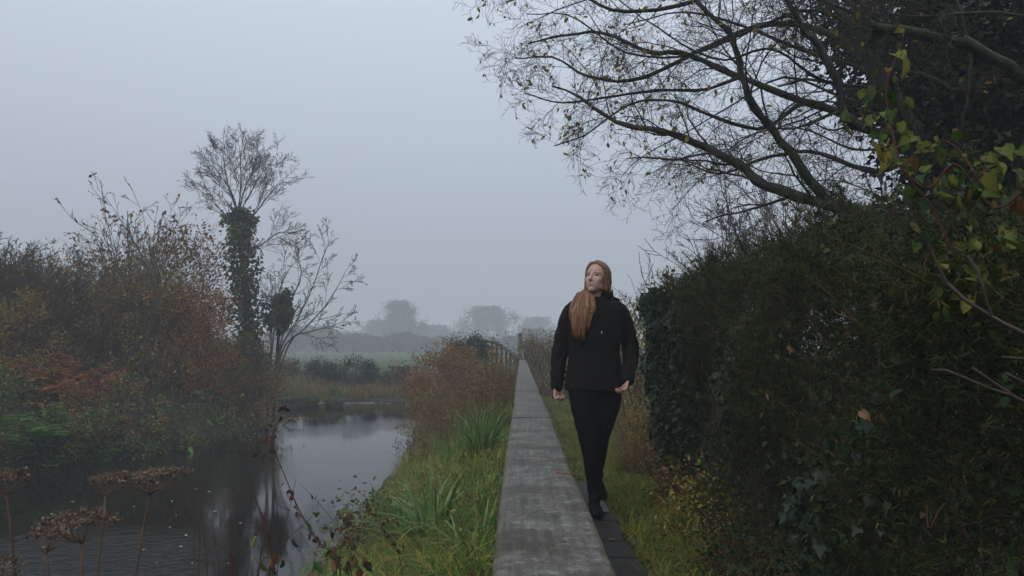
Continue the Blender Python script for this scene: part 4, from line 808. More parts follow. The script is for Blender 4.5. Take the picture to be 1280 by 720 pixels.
# autumn hedge behind the woman, along the path
def autumn_hedge(name, pts, hgt, n, label, lm='hedge_autumn', size=.045, thick=.3, stem='dark_bark'):
    L = smooth_line(pts, 40); t = thing(name, L[0] * [1, 1, 0] + [0, 0, -.06], label, 'hedge')
    i = rng.uniform(0, 39, n); k = i.astype(int); base = L[k] + (L[np.minimum(k + 1, 39)] - L[k]) * (i - k)[:, None]
    h = hgt(i / 39) * (1 + .1 * np.sin(i * 1.3) + .07 * np.sin(i * 3.1)); z = h * rng.uniform(0, 1, n) ** .75
    off = thick * (rng.uniform(-1, 1, (n, 2))) * np.sqrt(np.clip(1.1 - z / h, .1, 1))[:, None]
    P = base * [1, 1, 0] + np.concatenate([off, (z + terr(base[:, 0], base[:, 1]))[:, None]], 1)
    P += .06 * np.sin(P[:, [1, 2, 0]] * 9)
    mb = MB(); D = rng.normal(size=(n, 3)); D[:, 2] -= .4; leaves(mb, P, D, size, .55); mb.build('foliage', M[lm], t)
    T = Tree(); c = dict(n=(7, 5, 4), wob=(.09, .15, .2), trop=(.05, .03, .02), kids=(6, 3, 0), ang=(32, 38, 40), len=(.4, .5, 0), rr=(.55, .6, .6), rmin=.0025, lo=.3)
    for _ in range(70):
        j = rng.integers(0, 40); q = L[j] * [1, 1, 0] + [rng.normal(0, thick * .5), rng.normal(0, .2), -.1]
        T.grow(q, norm(np.array([rng.normal(0, .2), rng.normal(0, .2), 1])), hgt(j / 39) * rng.uniform(.7, 1.12), .009, 0, c)
    mb = MB(); T.build(mb); mb.build('stems', M[stem], t)
autumn_hedge('autumn_hedge', [[1.62, 6.3, 0], [1.62, 8, 0], [1.55, 10, 0], [1.5, 12, 0], [1.4, 13.5, 0]], lambda f: 1.72 - .1 * f, 9000, 'yellow green autumn hedge between the woman and the ivy post')
autumn_hedge('autumn_hedge', [[1.5, 13.8, 0], [1.2, 15.5, 0], [.75, 17, 0], [.35, 18.3, 0], [.12, 18.8, 0]], lambda f: 1.48 - .05 * f, 6500, 'tawny misty hedge between the end of the handrail and the woman', 'drygrass', .05, .4)
mb = MB(); q = at(650, 440, 17.5); g = float(terr(q[0], q[1])); box(mb, (q[0] - .05, q[1] - .05, g - .2), (q[0] + .05, q[1] + .05, 1.1 + .33)); box(mb, (q[0] - .06, q[1] - .06, 1.4325), (q[0] + .06, q[1] + .06, 1.47)); tag(mb.build('gate_post', M['post']), 'upright wooden post in the mist where the handrail bends away', 'post')

# ------------------------------------------------------------------ grass
def scatter(n, x0, x1, y0, y1, f=None):
    x = rng.uniform(x0, x1, n); y = y0 + (y1 - y0) * rng.uniform(0, 1, n) ** 1.3; k = np.ones(n, bool) if f is None else f(x, y)
    cl = np.sin(x * 7.3 + 1.6 * np.sin(y * 5.1)) * np.sin(y * 6.1 + 1.9 * np.sin(x * 4.3 + 1)) + .5 * np.sin(x * 15 + y * 11)
    k &= rng.uniform(0, 1, n) < np.where(cl > -.1, 1.0, .3)
    x, y = x[k], y[k]; return np.stack([x, y, terr(x, y)], -1)
mb = MB()
B = scatter(26000, .585, 1.5, 2.6, 12, lambda x, y: x < hx(y) + .15); blades(mb, B, .11, .004, .8)
B = scatter(9000, .66, 1.45, 3.0, 11); blades(mb, B, .18, .0045, .9)
B = scatter(9000, .55, 1.6, 5.3, 7.5); blades(mb, B, .1, .005, .8); B = scatter(14000, .15, 1.6, 5.65, 16); blades(mb, B, .1, .006, .8)
B = scatter(42000, -1.95, -.02, 3.0, 12, lambda x, y: x > xR(y) + .12); blades(mb, B, .15, .005, .95)
B = scatter(9000, -1.7, -.15, 3.2, 10, lambda x, y: x > xR(y) + .2); blades(mb, B, .27, .006, .95)
B = scatter(16000, -2.6, -.05, 10, 18, lambda x, y: x > xR(y) + .1); blades(mb, B, .28, .009, .7)
tag(mb.build('grass', M['grass']), kind='stuff')
# broad leaved ground herbs through the grass
mb = MB(); B = scatter(5200, -1.9, -.05, 3.0, 9, lambda x, y: x > xR(y) + .15); leaves(mb, B + [0, 0, .05] + rng.normal(0, .03, B.shape), None, .035, .6, flat=.8); B = scatter(2200, .62, 1.4, 2.8, 9); leaves(mb, B + [0, 0, .04], None, .03, .6, flat=.8)
B = scatter(2600, -1.9, -.05, 3.0, 8, lambda x, y: x > xR(y) + .15); leaves(mb, B + [0, 0, .1] + rng.normal(0, .05, B.shape), None, .05, .45, flat=.6, val=rng.uniform(.5, .8, len(B)))
tag(mb.build('ground_cover', M['bramble']), kind='stuff')
mb = MB(); B = scatter(700, -1.9, 1.3, 3.0, 9, lambda x, y: (x > xR(y) + .15) & ((x < -.1) | (x > .62))); leaves(mb, B + [0, 0, .05], None, .035, .6, flat=1.0)
B = scatter(900, .6, 1.35, 2.6, 9); leaves(mb, B + [0, 0, .05], None, .03, .6, flat=1.0)
tag(mb.build('fallen_leaves', M['rust']), kind='stuff')
mb = MB(); B = scatter(7000, -1.95, -.03, 3.0, 12, lambda x, y: x > xR(y) + .08); blades(mb, B, .2, .005, 1.3); B = scatter(4500, .6, 1.45, 2.8, 12); blades(mb, B, .16, .004, 1.3)
tag(mb.build('dead_grass', M['drygrass']), kind='stuff')
TS = [(-.62, 4.9, 110, .5, .019, 'broad bladed bright green sedge clump beside the nearest stretch of handrail'),
      (-.95, 5.6, 80, .46, .014, 'arching sedge clump with pale tips nearer the water behind the broad bladed one'),
      (-.42, 7.4, 150, .68, .014, 'tall upright dark green rush clump close against the handrail'),
      (-.80, 8.2, 90, .62, .011, 'pale arching sedge leaning out towards the river beyond the rush clump'),
      (-.25, 4.1, 70, .32, .013, 'short fresh green clump tight against the near rail edge'),
      (-1.15, 4.5, 80, .38, .014, 'low spreading sedge clump at the near bank edge by the dead leaves')]
for x, y, n, L, W_, lab in TS: tussock('sedge_clump', x, y, n, L, W_, lab, 'sedge', 'sedge', .13, .7 if L < .6 else .45)
tussock('grass_tussock', .98, 3.62, 220, .26, .0035, 'dry straw coloured tussock at the foot of the hedge by the boardwalk', 'tussock', 'drygrass', .08, .9)
tussock('grass_tussock', .88, 5.35, 200, .22, .004, 'bright green tussock in the grass just behind the woman', 'tussock', 'grass', .1, .9)
tussock('grass_tussock', 1.02, 4.55, 220, .22, .004, 'dark green tussock between the boardwalk and the wooden stake', 'tussock', 'grass', .1, .9)
tussock('grass_tussock', -1.3, 4.75, 260, .24, .005, 'flattened yellow brown tussock at the bank edge under the bramble', 'tussock', 'drygrass', .2, 1.1)
for x, y, n, L, m_, lab in ((-.75, 6.3, 160, .3, 'drygrass', 'russet dry tussock in the grass behind the broad bladed sedge'), (-.3, 5.6, 120, .3, 'sedge', 'fresh sedge tuft half way between the rush clump and the near rail edge'), (-1.45, 5.7, 160, .3, 'drygrass', 'straw tussock leaning over the water beside the pale tipped sedge'), (1.1, 6.4, 260, .5, 'drygrass', 'tall dry tussock at the foot of the ivy post'), (1.25, 7.6, 300, .6, 'drygrass', 'tawny grass clump below the yellow green hedge behind the woman'), (1.1, 9.2, 300, .55, 'drygrass', 'farther tawny clump beside the grassy path behind the woman')):
    tussock('grass_tussock', x, y, n, L, .006, lab, 'tussock', m_, .14, .8)
tussock('hart_tongue_fern', 1.16, 1.72, 26, .36, .03, 'strap leaved bright green fern at the near end of the hedge', 'fern', 'sedge', .05, .8, z=.28)
mb = MB(); fronds(mb, on(1.05, 2.25, .3), 6, .24, 1.0, .3, az=pi); tag(mb.build('fern', M['fern']), 'small pale green fern at the bottom of the dark hedge', 'fern')

# dry reeds and rank stems on the river bank
def reeds(x, y, n, L, r, label, m_='drygrass'):
    b = on(x, y); t = thing('dry_reeds', b, label, 'reeds')
    st = MB(); lf = MB(); B = b + np.stack([rng.normal(0, r, n), rng.normal(0, r * 1.5, n), np.zeros(n)], -1); B[:, 2] = np.maximum(terr(B[:, 0], B[:, 1]), WZ) - .05
    l = L * rng.uniform(.55, 1.1, n); dx = rng.normal(0, .09, (n, 2)); tt = np.linspace(0, 1, 6)
    P = B[:, None, :] + np.concatenate([dx[:, None, :] * (l[:, None] * tt ** 1.6)[..., None], (l[:, None] * tt)[..., None]], -1)
    tubes(st, P, np.linspace(.0045, .0016, 6)[None] * np.ones((n, 1)), 4); st.build('stems', M['dry_stem'], t)
    k = rng.integers(0, n, n * 9); u = rng.integers(1, 6, n * 9); leaves(lf, P[k, u] + rng.normal(0, .01, (n * 9, 3)), np.stack([rng.normal(0, .7, n * 9), rng.normal(0, .7, n * 9), rng.normal(.0, .6, n * 9)], -1), .09, .16)
    blades(lf, B[rng.integers(0, n, n * 2)], L * .6, .008, .6); lf.build('foliage', M[m_], t)
reeds(-.55, 9.6, 80, 1.05, .2, 'orange tan dead reeds standing close beside the handrail')
reeds(-1.15, 10.6, 75, .95, .25, 'pale dead stems on the bank edge just left of the orange reeds')
reeds(-.35, 12.0, 70, 1.1, .2, 'olive dead stems against the handrail behind the orange reeds', 'brownleaf')
reeds(-1.3, 13.5, 80, 1.1, .35, 'misty tan dead stems below the red brown bank bush')
reeds(-.6, 14.8, 80, 1.15, .3, 'faint dead stems below the bend of the handrail', 'hedge_autumn')
shrub('bramble_bush', -1.35, 6.6, (.42, .6, .24), 'low tangle of green bramble at the water edge beside the sedge clumps', 'bramble', 'bramble', n=1300, size=.045, k=22, spread=.09, nst=8, stem='bramble_stem', th=.003)
shrub('bank_bush', -1.9, 18.2, (1.0, 1.3, .98), 'big red brown bush overhanging the water below the bend of the handrail', 'bush', 'rust', n=9000, size=.055, k=70, stem='red_twig', spread=.16, nst=34, flat=.1)
shrub('bank_bush', -2.1, 15.4, (.55, .9, .5), 'purple brown low bush at the water edge before the big red brown one', 'bush', 'brownleaf', n=3200, size=.05, k=36, stem='red_twig', spread=.13, nst=22)
shrub('evergreen_bush', -1.55, 20.3, (.55, .6, .78), 'dark evergreen bush poking above the red brown bank bush', 'bush', 'ivy', n=3600, size=.07, k=40, spread=.13, zc=1.05, wid=.6)

# young nettle like sprig at the water edge
def sprig(px, py, Y, hgt, label, m_='fern', n=26, size=.03):
    top = at(px, py, Y); b = on(top[0] + .03, Y + .02); t = thing('leafy_sprig', b, label, 'sprig')
    L = smooth_line([b, (b + top) / 2 + [.015, 0, 0], top], 12); mb = MB(); tubes(mb, L, np.linspace(.003, .001, 12), 4); mb.build('stem', M['bramble_stem'], t)
    q = rng.integers(5, 12, n); mb = MB(); leaves(mb, L[q] + rng.normal(0, .012, (n, 3)), np.stack([rng.normal(0, 1, n), rng.normal(0, .6, n), rng.normal(.1, .4, n)], -1), size, .65); mb.build('leaves', M[m_], t)
sprig(525, 562, 6.4, .5, 'slender green sprig standing up against the water beside the pale sedge')

# ------------------------------------------------------------------ foreground: dead hogweed and bramble over the water
def hogweed(hub, root, w_, hgt, label, ns=20, tilt=(0, 0), bend=0):
    hub = np.asarray(hub); b = np.asarray(root, float); tilt = (rng.normal(0, .35), rng.normal(-.1, .3)); bend = bend + rng.normal(0, .025); b[2] = float(terr(b[0], b[1])) - .05
    t = thing('dead_hogweed', b, label, 'dead plant')
    L = smooth_line([b, b * .5 + hub * .5 + [bend, 0, 0], hub], 16); mb = MB(); tubes(mb, L, np.linspace(.0056, .0036, 16), 8); lump(mb, hub, (.007, .007, .006), 10, 6); mb.build('stem', M['dry_stem'], t)
    ra = MB(); um = MB(); ends = []
    for k in range(ns):
        a = k * 2.39996 + rng.normal(0, .15); f = math.sqrt((k + .5) / ns); r = w_ / 2 * f * rng.uniform(.88, 1.08)
        e = hub + np.array([r * math.cos(a) + tilt[0] * hgt, r * math.sin(a) + tilt[1] * hgt, hgt * (1 - .2 * f * f) + rng.normal(0, .006) + tilt[0] * r * math.cos(a) * .3])
        c = hub * .45 + e * .55 + np.array([r * math.cos(a) * .12, r * math.sin(a) * .12, -.006]); tubes(ra, smooth_line([hub, c, e], 8), np.linspace(.0014, .0008, 8), 4); ends.append(e)
    ra.build('rays', M['dry_stem'], t)
    for e in ends:
        n = 14; a = rng.uniform(0, 2 * pi, n); rr = .026 * np.sqrt(rng.uniform(0, 1, n)) * (w_ / .24); q = e + np.stack([rr * np.cos(a), rr * np.sin(a), rng.uniform(.008, .022, n) - rr * .25], -1)
        tubes(um, np.stack([np.repeat(e[None], n, 0), (e + q) / 2 + [0, 0, .003], q], 1), np.full((n, 3), .0008), 3, val=rng.uniform(0, 1, n)); leaves(um, q, rng.normal(0, 1, (n, 3)) + [0, 0, .3], .0095, .7, val=rng.uniform(0, 1, n))
    um.build('umbel', M['umbel'], t)
hogweed(at(102, 678, 2.2), (-1.36, 2.24, 0), .235, .075, 'dead brown hogweed with flat umbel standing before the bright patch of water', 24)
hogweed(at(187, 617, 2.3), (-1.5, 2.32, 0), .225, .062, 'tallest dead hogweed with a pale umbel joined by cobweb', 24, bend=.02)
hogweed(at(132, 618, 2.55), (-1.66, 2.6, 0), .155, .05, 'small umbel dead hogweed standing behind and left of the tallest', 16)
hogweed(at(8, 616, 2.25), (-1.3, 2.3, 0), .16, .05, 'dead hogweed with leaning stem at the dark edge of the picture', 16, bend=-.03)
hogweed(at(58, 690, 2.4), (-1.5, 2.45, 0), .14, .055, 'ragged small dead hogweed low beside the flat brown umbel', 14)
hogweed(at(-8, 722, 2.2), (-1.6, 2.2, 0), .2, .03, 'lowest dead hogweed whose head just shows in the bottom corner', 16)
def bramble_arch(ctrl, label, nl=40, m_='dead_bramble', r=.0035, size=.028, name='bramble_shoot', sub=4):
    P = [at(*p) for p in ctrl]; b = P[0].copy(); b[2] = float(terr(b[0], b[1])) - .03; b[0] += .02
    t = thing(name, b, label, 'bramble'); L = smooth_line([b] + P, 30); st = MB(); lf = MB(); tubes(st, L, np.linspace(r, r * .35, 30), 5)
    T = [L[rng.integers(8, 29)] for _ in range(0)]
    ends = [L[8:]]
    for _ in range(sub):
        k = rng.integers(9, 27); d = norm(np.array([rng.normal(0, .8), rng.normal(0, .5), rng.normal(.1, .5)])); l = rng.uniform(.08, .2); S = smooth_line([L[k], L[k] + d * l * .5 + [0, 0, .01], L[k] + d * l - [0, 0, .02]], 8); tubes(st, S, np.linspace(r * .4, r * .2, 8), 4); ends.append(S)
    Q = np.vstack(ends); q = Q[rng.integers(0, len(Q), nl)]; D = rng.normal(0, .5, (nl, 3)); D[:, 2] -= .7
    leaves(lf, q + rng.normal(0, .006, (nl, 3)), D, size, .5); st.build('stem', M['bramble_stem'], t); lf.build('leaves', M[m_], t)
bramble_arch([(425, 715, 2.6), (400, 680, 2.6), (375, 640, 2.6), (358, 600, 2.6), (342, 560, 2.6), (335, 535, 2.6)], 'long arching bramble shoot with dark drooping leaves reaching up over bright water', 34, 'dead_bramble')
bramble_arch([(335, 730, 2.4), (343, 715, 2.4), (332, 660, 2.4), (322, 630, 2.4), (316, 612, 2.4)], 'snapped orange stalk standing in front of the bright water edge', 4, 'dead_bramble', .006, .02, 'broken_stalk', 1)
bramble_arch([(470, 725, 3.2), (445, 690, 3.2), (420, 655, 3.2), (395, 625, 3.2), (375, 605, 3.2)], 'thin red bramble shoot with tiny leaves over the river', 22, 'dead_bramble', .0022, .028)
bramble_arch([(320, 735, 2.5), (345, 690, 2.5), (380, 655, 2.5), (398, 640, 2.5)], 'bramble shoot with a few green leaves crossing the arching one', 12, 'bramble', .0028, .05)
bramble_arch([(500, 700, 4.0), (485, 670, 4.0), (465, 640, 4.1), (455, 615, 4.1)], 'tangle of dark dead leaves on thin shoots before the sedge', 46, 'dead_bramble', .003, .034, sub=9)
bramble_arch([(440, 720, 3.4), (425, 700, 3.4), (405, 690, 3.4), (392, 690, 3.4)], 'bramble with green and brown rounded leaves at the bank edge', 34, 'bramble', .003, .06, sub=8)
bramble_arch([(420, 722, 3.6), (425, 690, 3.6), (432, 660, 3.6), (428, 640, 3.6)], 'curled brown leafy shoot beside the rounded bramble leaves', 40, 'dead_bramble', .003, .042, sub=7)
def stalks(px0, px1, n, Y, label):
    c = at((px0 + px1) / 2, 720, Y); b = on(c[0], Y); t = thing('dead_stalks', b, label, 'dead plant'); st = MB()
    for _ in range(n):
        x = rng.uniform(px0, px1); y1 = rng.uniform(600, 690); p = at(x, 740, Y + rng.normal(0, .15)); q = at(x + rng.normal(0, 25), y1, p[1]); p[2] = float(terr(p[0], p[1])) - .03
        L = smooth_line([p, (p + q) / 2 + rng.normal(0, .015, 3), q], 10); tubes(st, L, np.linspace(.0028, .0009, 10), 4)
        for _ in range(3):
            k = rng.integers(5, 9); d = np.array([rng.normal(0, .06), rng.normal(0, .04), rng.uniform(.01, .08)]); tubes(st, np.stack([L[k], L[k] + d * .6, L[k] + d]), [.0012, .001, .0006], 3)
    st.build('stems', M['red_twig'], t)
stalks(255, 330, 22, 2.7, 'thicket of thin red brown dead stalks standing in the dark reflection')
# leaves and flecks drifting on the water
fl = [(147, 642), (65, 643), (90, 628), (215, 627), (212, 660), (232, 670), (225, 684), (245, 612), (283, 613), (298, 614), (262, 615), (180, 688), (196, 704), (240, 705), (130, 610), (100, 612), (168, 634), (55, 685), (268, 640), (285, 705), (220, 645), (300, 655), (205, 590), (150, 600)]
fm = leafmat('floating_leaf', [(.25, .25, .22), (.35, .34, .3), (.22, .2, .12)], .4, .1)
src = None
for i, (px, py) in enumerate(fl):
    d = (at(px, py, 5.0) - CAM); s = (WZ - CAM[2]) / d[2]; p = CAM + d * s
    if src is None:
        mb = MB(); leaves(mb, [[0, -.02, 0]], [[0, 1, .02]], .045, .55, val=.5, flat=40, jit=0); src = mb.build('floating_leaf', fm); o = src
        tag(o, 'pale fleck of leaf floating on the dark water behind the dead hogweeds', 'leaf', 'pale leaves floating on the dark water')
    else: o = src.copy(); col.objects.link(o)
    o.location = (p[0], p[1], WZ + .006); o.rotation_euler = (0, 0, rng.uniform(0, 6)); o.scale = (rng.uniform(.6, 1.5),) * 3
mb = MB(); leaves(mb, [at(760, 667, 3.97)], [[.6, -.3, .15]], .04, .6, val=.8, flat=3, jit=0); o = tag(mb.build('fallen_leaf', M['drygrass']), 'single tan fallen leaf lying on the dark boardwalk in front of the woman', 'leaf')
dz = .0185 - min(v.co.z for v in o.data.vertices); o.location.z = dz
mb = MB(); p = at(703, 592, 1.412); p[2] = RH + .004; tubes(mb, smooth_line([p, p + [.008, .004, .003], p + [.02, -.002, 0]], 6), np.linspace(.002, .001, 6), 5); leaves(mb, [p], [[-.7, .2, .1]], .014, .4, flat=2, val=.2); tag(mb.build('dead_twig', M['rust']), 'tiny dark twig lying on the handrail in front of the woman', 'twig')

# ------------------------------------------------------------------ left bank
Y0 = lambda px, Y: (px - 651) * Y / F
def bank(name, px, Y, rad, label, cat, lm, **k): return shrub(name, Y0(px, Y), Y, rad, label, cat, lm, **k)
# low growth along the water edge
BB = [('bramble_bush', -30, 11.4, (.9, .8, .75), 'yellow flecked bramble at the water edge by the dark corner', 'bramble', 'bramble', dict(n=4200, size=.06, k=50, spread=.095)),
      ('bramble_bush', 75, 12.0, (.8, .7, .55), 'dark bramble hanging to the water below the green fern', 'bramble', 'bramble', dict(n=3000, size=.06, k=40, val=None, spread=.095)),
      ('bramble_bush', 155, 12.9, (.85, .7, .8), 'glossy green bramble mound on the bank below the tall sapling', 'bramble', 'bramble', dict(n=3800, size=.065, k=46, spread=.095)),
      ('bramble_bush', 215, 13.8, (.7, .7, .55), 'pale leaved low bramble above the waterline by the hanging grass', 'bramble', 'bramble', dict(n=2800, size=.06, k=36, spread=.095)),
      ('bramble_bush', 275, 15.0, (.8, .7, .6), 'straggling bramble at the waterline under the rust coloured shrub', 'bramble', 'bramble', dict(n=2600, size=.06, k=36, spread=.095)),
      ('bank_bush', 318, 17.0, (.65, .7, .95), 'brown leafless looking bush at the tip of the far bank by the open water', 'bush', 'brownleaf', dict(n=3400, size=.05, k=44, nst=30, stem='red_twig')),
      ('bank_bush', 120, 13.4, (.75, .6, .7), 'dark red brown bush between the fern and the glossy bramble', 'bush', 'rust', dict(n=2600, size=.05, k=36, nst=24, stem='red_twig')),
      ('bank_bush', 20, 13.2, (.9, .8, .95), 'shadowy green and brown bush above the yellow flecked bramble', 'bush', 'brownleaf', dict(n=3400, size=.06, k=44, stem='red_twig')),
      ('autumn_shrub', 238, 16.6, (1.05, .9, 1.35), 'orange leaved shrub spreading over the bank beneath the ivy clad tree', 'shrub', 'rust', dict(n=5200, size=.07, k=70, nst=26, spread=.2, loose=.35)),
      ('autumn_shrub', 175, 16.0, (1.1, .8, 1.4), 'olive yellow shrub around the foot of the leaf tipped sapling', 'shrub', 'brownleaf', dict(n=4800, size=.07, k=70, nst=26, spread=.2, loose=.35)),
      ('autumn_shrub', 215, 18.4, (1.15, .9, 1.9), 'taller thin rust shrub standing behind the orange leaved one', 'shrub', 'rust', dict(n=4600, size=.075, k=80, nst=30, spread=.26, loose=.5, zc=1.95)),
      ('autumn_shrub', 110, 17.4, (1.3, .9, 1.5), 'brown sparse shrub beside the dark thicket', 'shrub', 'brownleaf', dict(n=3800, size=.07, k=60, nst=34, spread=.25, loose=.5, zc=1.5))]
for nme, px, Y, rad, lab, cat, lm, k in BB: bank(nme, px, Y, rad, lab, cat, lm, **k)
for px, Y, rad, lab, lm in ((60, 20.5, (2.6, 1.0, 1.2), 'long dim bush behind the dark thickets on the far bank', 'far_autumn'), (190, 21.0, (2.0, 1.0, 1.15), 'dim bush behind the saplings on the far bank', 'brownleaf'), (290, 21.0, (1.2, .8, 1.0), 'dim brown bush behind the ivy clad trunk', 'brownleaf'), (-60, 18.0, (2.0, 1.0, 1.4), 'dim brown bush at the edge of the picture behind the tallest thicket', 'far_autumn')):
    shrub('bank_bush', Y0(px, Y), Y, rad, lab, 'bush', lm, n=6500, size=.1, k=80, spread=.26, nst=22, stem='red_twig')
# bracken and ferns
def bracken(px, Y, n, L, label, m_='bracken', name='bracken', spread=.6, dz=0, k=14):
    b = on(Y0(px, Y), Y, dz); mb = MB()
    for _ in range(n): fronds(mb, on(b[0] + rng.normal(0, spread), b[1] + rng.normal(0, spread * .5), dz - .03), 1, L, .9, .34, k=k)
    tag(mb.build(name, M[m_]), label, 'fern')
bracken(75, 13.9, 46, .85, 'wide swathe of collapsed orange brown bracken along the top of the bank', spread=.9)
bracken(140, 14.6, 30, .8, 'duller brown bracken beneath the leaf tipped sapling', spread=.7)
bracken(300, 17.4, 26, .8, 'brown bracken hanging above the tip of the bank', spread=.5)
bracken(-15, 12.9, 22, .9, 'dark red bracken at the edge of the picture above the bramble', spread=.5)
bracken(62, 11.75, 22, .95, 'bright green fern with arching fronds on the bank', 'fern', 'fern', .28, .45)
bracken(98, 12.0, 12, .75, 'second green fern drooping below the bright one', 'fern', 'fern', .22, .3)
tussock('hanging_grass', Y0(212, 13.3), 13.3, 240, .75, .012, 'yellowing grass tussock hanging down the bank beside the glossy bramble', 'grass', 'drygrass', .22, 1.1)
tussock('hanging_grass', Y0(290, 15.6), 15.6, 160, .55, .012, 'green grass tussock overhanging the water under the orange shrub', 'grass', 'grass', .2, 1.1)
def dock(px, py, Y, n, s, label):
    p = at(px, py, Y); t = thing('broad_leaved_plant', p, label, 'plant'); mb = MB(); a = rng.uniform(.3, 2.8, n); D = np.stack([np.cos(a), rng.normal(-.3, .2, n), np.sin(a) * .8], -1)
    leaves(mb, np.repeat(p[None], n, 0), D, s, .42, OVAL, val=rng.uniform(.4, 1, n), flat=.3); mb.build('leaves', M['sedge'], t)
    mb = MB(); tubes(mb, np.stack([on(p[0], Y + .05, -.05), p + [0, .02, -.1], p]), [.012, .01, .008], 6); mb.build('stem', M['dry_stem'], t)
dock(268, 532, 14.6, 8, .24, 'pale green broad leaved plant at the waterline beneath the orange shrub')
mb = MB(); p = at(236, 558, 13.2); leaves(mb, p[None], [[.6, -.5, -.5]],   .22, .4, val=.5, flat=.6, jit=0); tubes(mb, np.stack([p, p + [-.1, .3, .15], p + [-.2, .75, .2]]), [.006, .006, .008], 5); tag(mb.build('hanging_leaf', M['sedge']), 'single large pale leaf hanging out over the dark water', 'leaf')

# trees on the left bank
def ivy_tree():
    b = on(Y0(312, 19.6), 19.6, -.1); t = thing('alder_tree', b, 'tall bare tree with ivy clad trunk and domed crown of fine twigs', 'tree'); T = Tree()
    A = lambda *q: [at(*p) for p in q]; Y = 19.6
    c = dict(n=(10, 8, 6, 5), wob=(.05, .09, .13, .15), trop=(.02, .035, .03, .01), kids=(11, 8, 5, 0), ang=(30, 36, 42, 40), len=(.78, .5, .5, 0), rr=(.4, .5, .55, .6), rmin=.004, lo=.2)
    mb = MB(); T.limb([b] + A((310, 400, Y), (303, 330, Y), (298, 285, Y), (297, 265, Y)), .14, .06, dict(c, kids=(14, 5, 4, 0), ang=(55, 40, 42, 40)), n=14, L=1.5, lo=.35)
    for ends in ([(297, 268, Y), (290, 240, Y + .2), (272, 212, Y + .4), (262, 196, Y + .5)], [(297, 266, Y), (302, 235, Y - .2), (300, 205, Y - .3), (300, 182, Y - .4)], [(297, 270, Y), (312, 245, Y), (328, 218, Y + .2), (345, 196, Y + .3)], [(300, 285, Y), (320, 265, Y - .3), (338, 245, Y - .5), (352, 225, Y - .6)], [(299, 290, Y), (280, 268, Y + .3), (262, 250, Y + .4), (250, 236, Y + .5)], [(297, 268, Y), (310, 225, Y + .5), (322, 190, Y + .9)], [(297, 268, Y), (284, 225, Y - .5), (278, 190, Y - .8)], [(302, 320, Y), (325, 305, Y), (345, 292, Y + .2), (358, 290, Y + .2)]):
        T.limb(A(*ends), .034, .008, c, n=12, L=1.6, lo=.15)
    T.build(mb); mb.build('branches', M['pale_bark'], t)
    iv = MB(); n = 3800; f = rng.uniform(0, 1, n) ** 1.35; cl = smooth_line(A((316, 480, Y), (310, 400, Y), (304, 340, Y), (300, 285, Y), (298, 262, Y)), 50); k = (f * 49).astype(int); a = rng.uniform(0, 6.28, n); r = np.interp(f, [0, .3, .7, .95, 1], [.3, .34, .34, .2, .06]) * rng.uniform(.2, 1.35, n) * (1 + .45 * np.sin(f * 23 + a * 2))
    leaves(iv, cl[k] + np.stack([r * np.cos(a), r * np.sin(a), rng.normal(0, .08, n)], -1), np.stack([np.cos(a), np.sin(a), rng.normal(-.6, .3, n)], -1), .11, .9, IVY); iv.build('ivy', M['tree_ivy'], t)
    b2 = at(350, 390, 18.6); p, d = clumps(1500, b2, (.3, .3, .62), 22, .12, .2); mb = MB(); leaves(mb, p, d - [0, 0, .4], .1, .9, IVY); st = MB(); tubes(st, np.stack([on(b2[0] - .1, 18.6, -.1), b2, b2 + [.05, 0, .5]]), [.05, .04, .02], 6)
    t2 = thing('ivy_stump', on(b2[0] - .1, 18.6), 'ivy covered leaning stem between the tall tree and the fan shaped tree', 'ivy stem'); mb.build('foliage', M['tree_ivy'], t2); st.build('stem', M['dark_bark'], t2)
ivy_tree()
def fan_tree():
    Y = 18.3; b = on(Y0(334, Y), Y, -.1); t = thing('fan_tree', b, 'small bare tree fanning its stems out over the open water', 'tree'); T = Tree(); A = lambda *q: [b] + [at(*p) for p in q]
    c = dict(n=(10, 7, 5, 4), wob=(.05, .1, .14, .15), trop=(.02, .02, .02, 0), kids=(9, 6, 4, 0), ang=(30, 36, 40, 38), len=(.55, .5, .5, 0), rr=(.4, .5, .6, .6), rmin=.005, lo=.3)
    for e in ([(350, 440, Y), (372, 400, Y), (392, 360, Y), (405, 320, Y), (412, 298, Y)], [(352, 438, Y), (378, 412, Y), (405, 385, Y), (425, 355, Y), (433, 338, Y)], [(350, 432, Y + .3), (362, 380, Y + .4), (375, 345, Y + .5), (368, 310, Y + .5)], [(340, 430, Y - .2), (345, 380, Y - .3), (358, 340, Y - .3), (380, 318, Y - .4)], [(360, 430, Y), (385, 415, Y - .2), (410, 408, Y - .3), (432, 402, Y - .3)], [(338, 430, Y + .3), (338, 390, Y + .4), (340, 355, Y + .5)]):
        T.limb(A(*e), .034, .007, c, n=14, L=1.9, lo=.25)
    mb = MB(); T.build(mb); mb.build('branches', M['pale_bark'], t)
    q = rng.choice(len(T.tips), 40); mb = MB(); leaves(mb, np.array(T.tips)[q], None, .07, .5); mb.build('leaves', M['rust'], t)
fan_tree()
def sapling(px, Y, top, label, nl, n0=7, lm='rust', spread=.2, H_=None):
    z = at(px, top, Y)[2]; t, tips, td = twiggy('sapling', px, 440, Y, (z - float(terr(Y0(px, Y), Y))) * .9, label, 'pale_bark', n0=n0, spread=spread, kids=(6, 3, 2, 0), r=.022, th=.005, base_spread=.3, ang=24)
    w_ = np.clip(tips[:, 2] - 1.8, .05, 9); q = rng.choice(len(tips), nl, p=w_ / w_.sum()); mb = MB(); D = rng.normal(0, .6, (nl, 3)); D[:, 2] -= .5; leaves(mb, tips[q], D, .1, .6); mb.build('leaves', M[lm], t)
sapling(160, 15.6, 222, 'slender many stemmed sapling holding a few brown leaves at its tips', 150, 12, spread=.12)
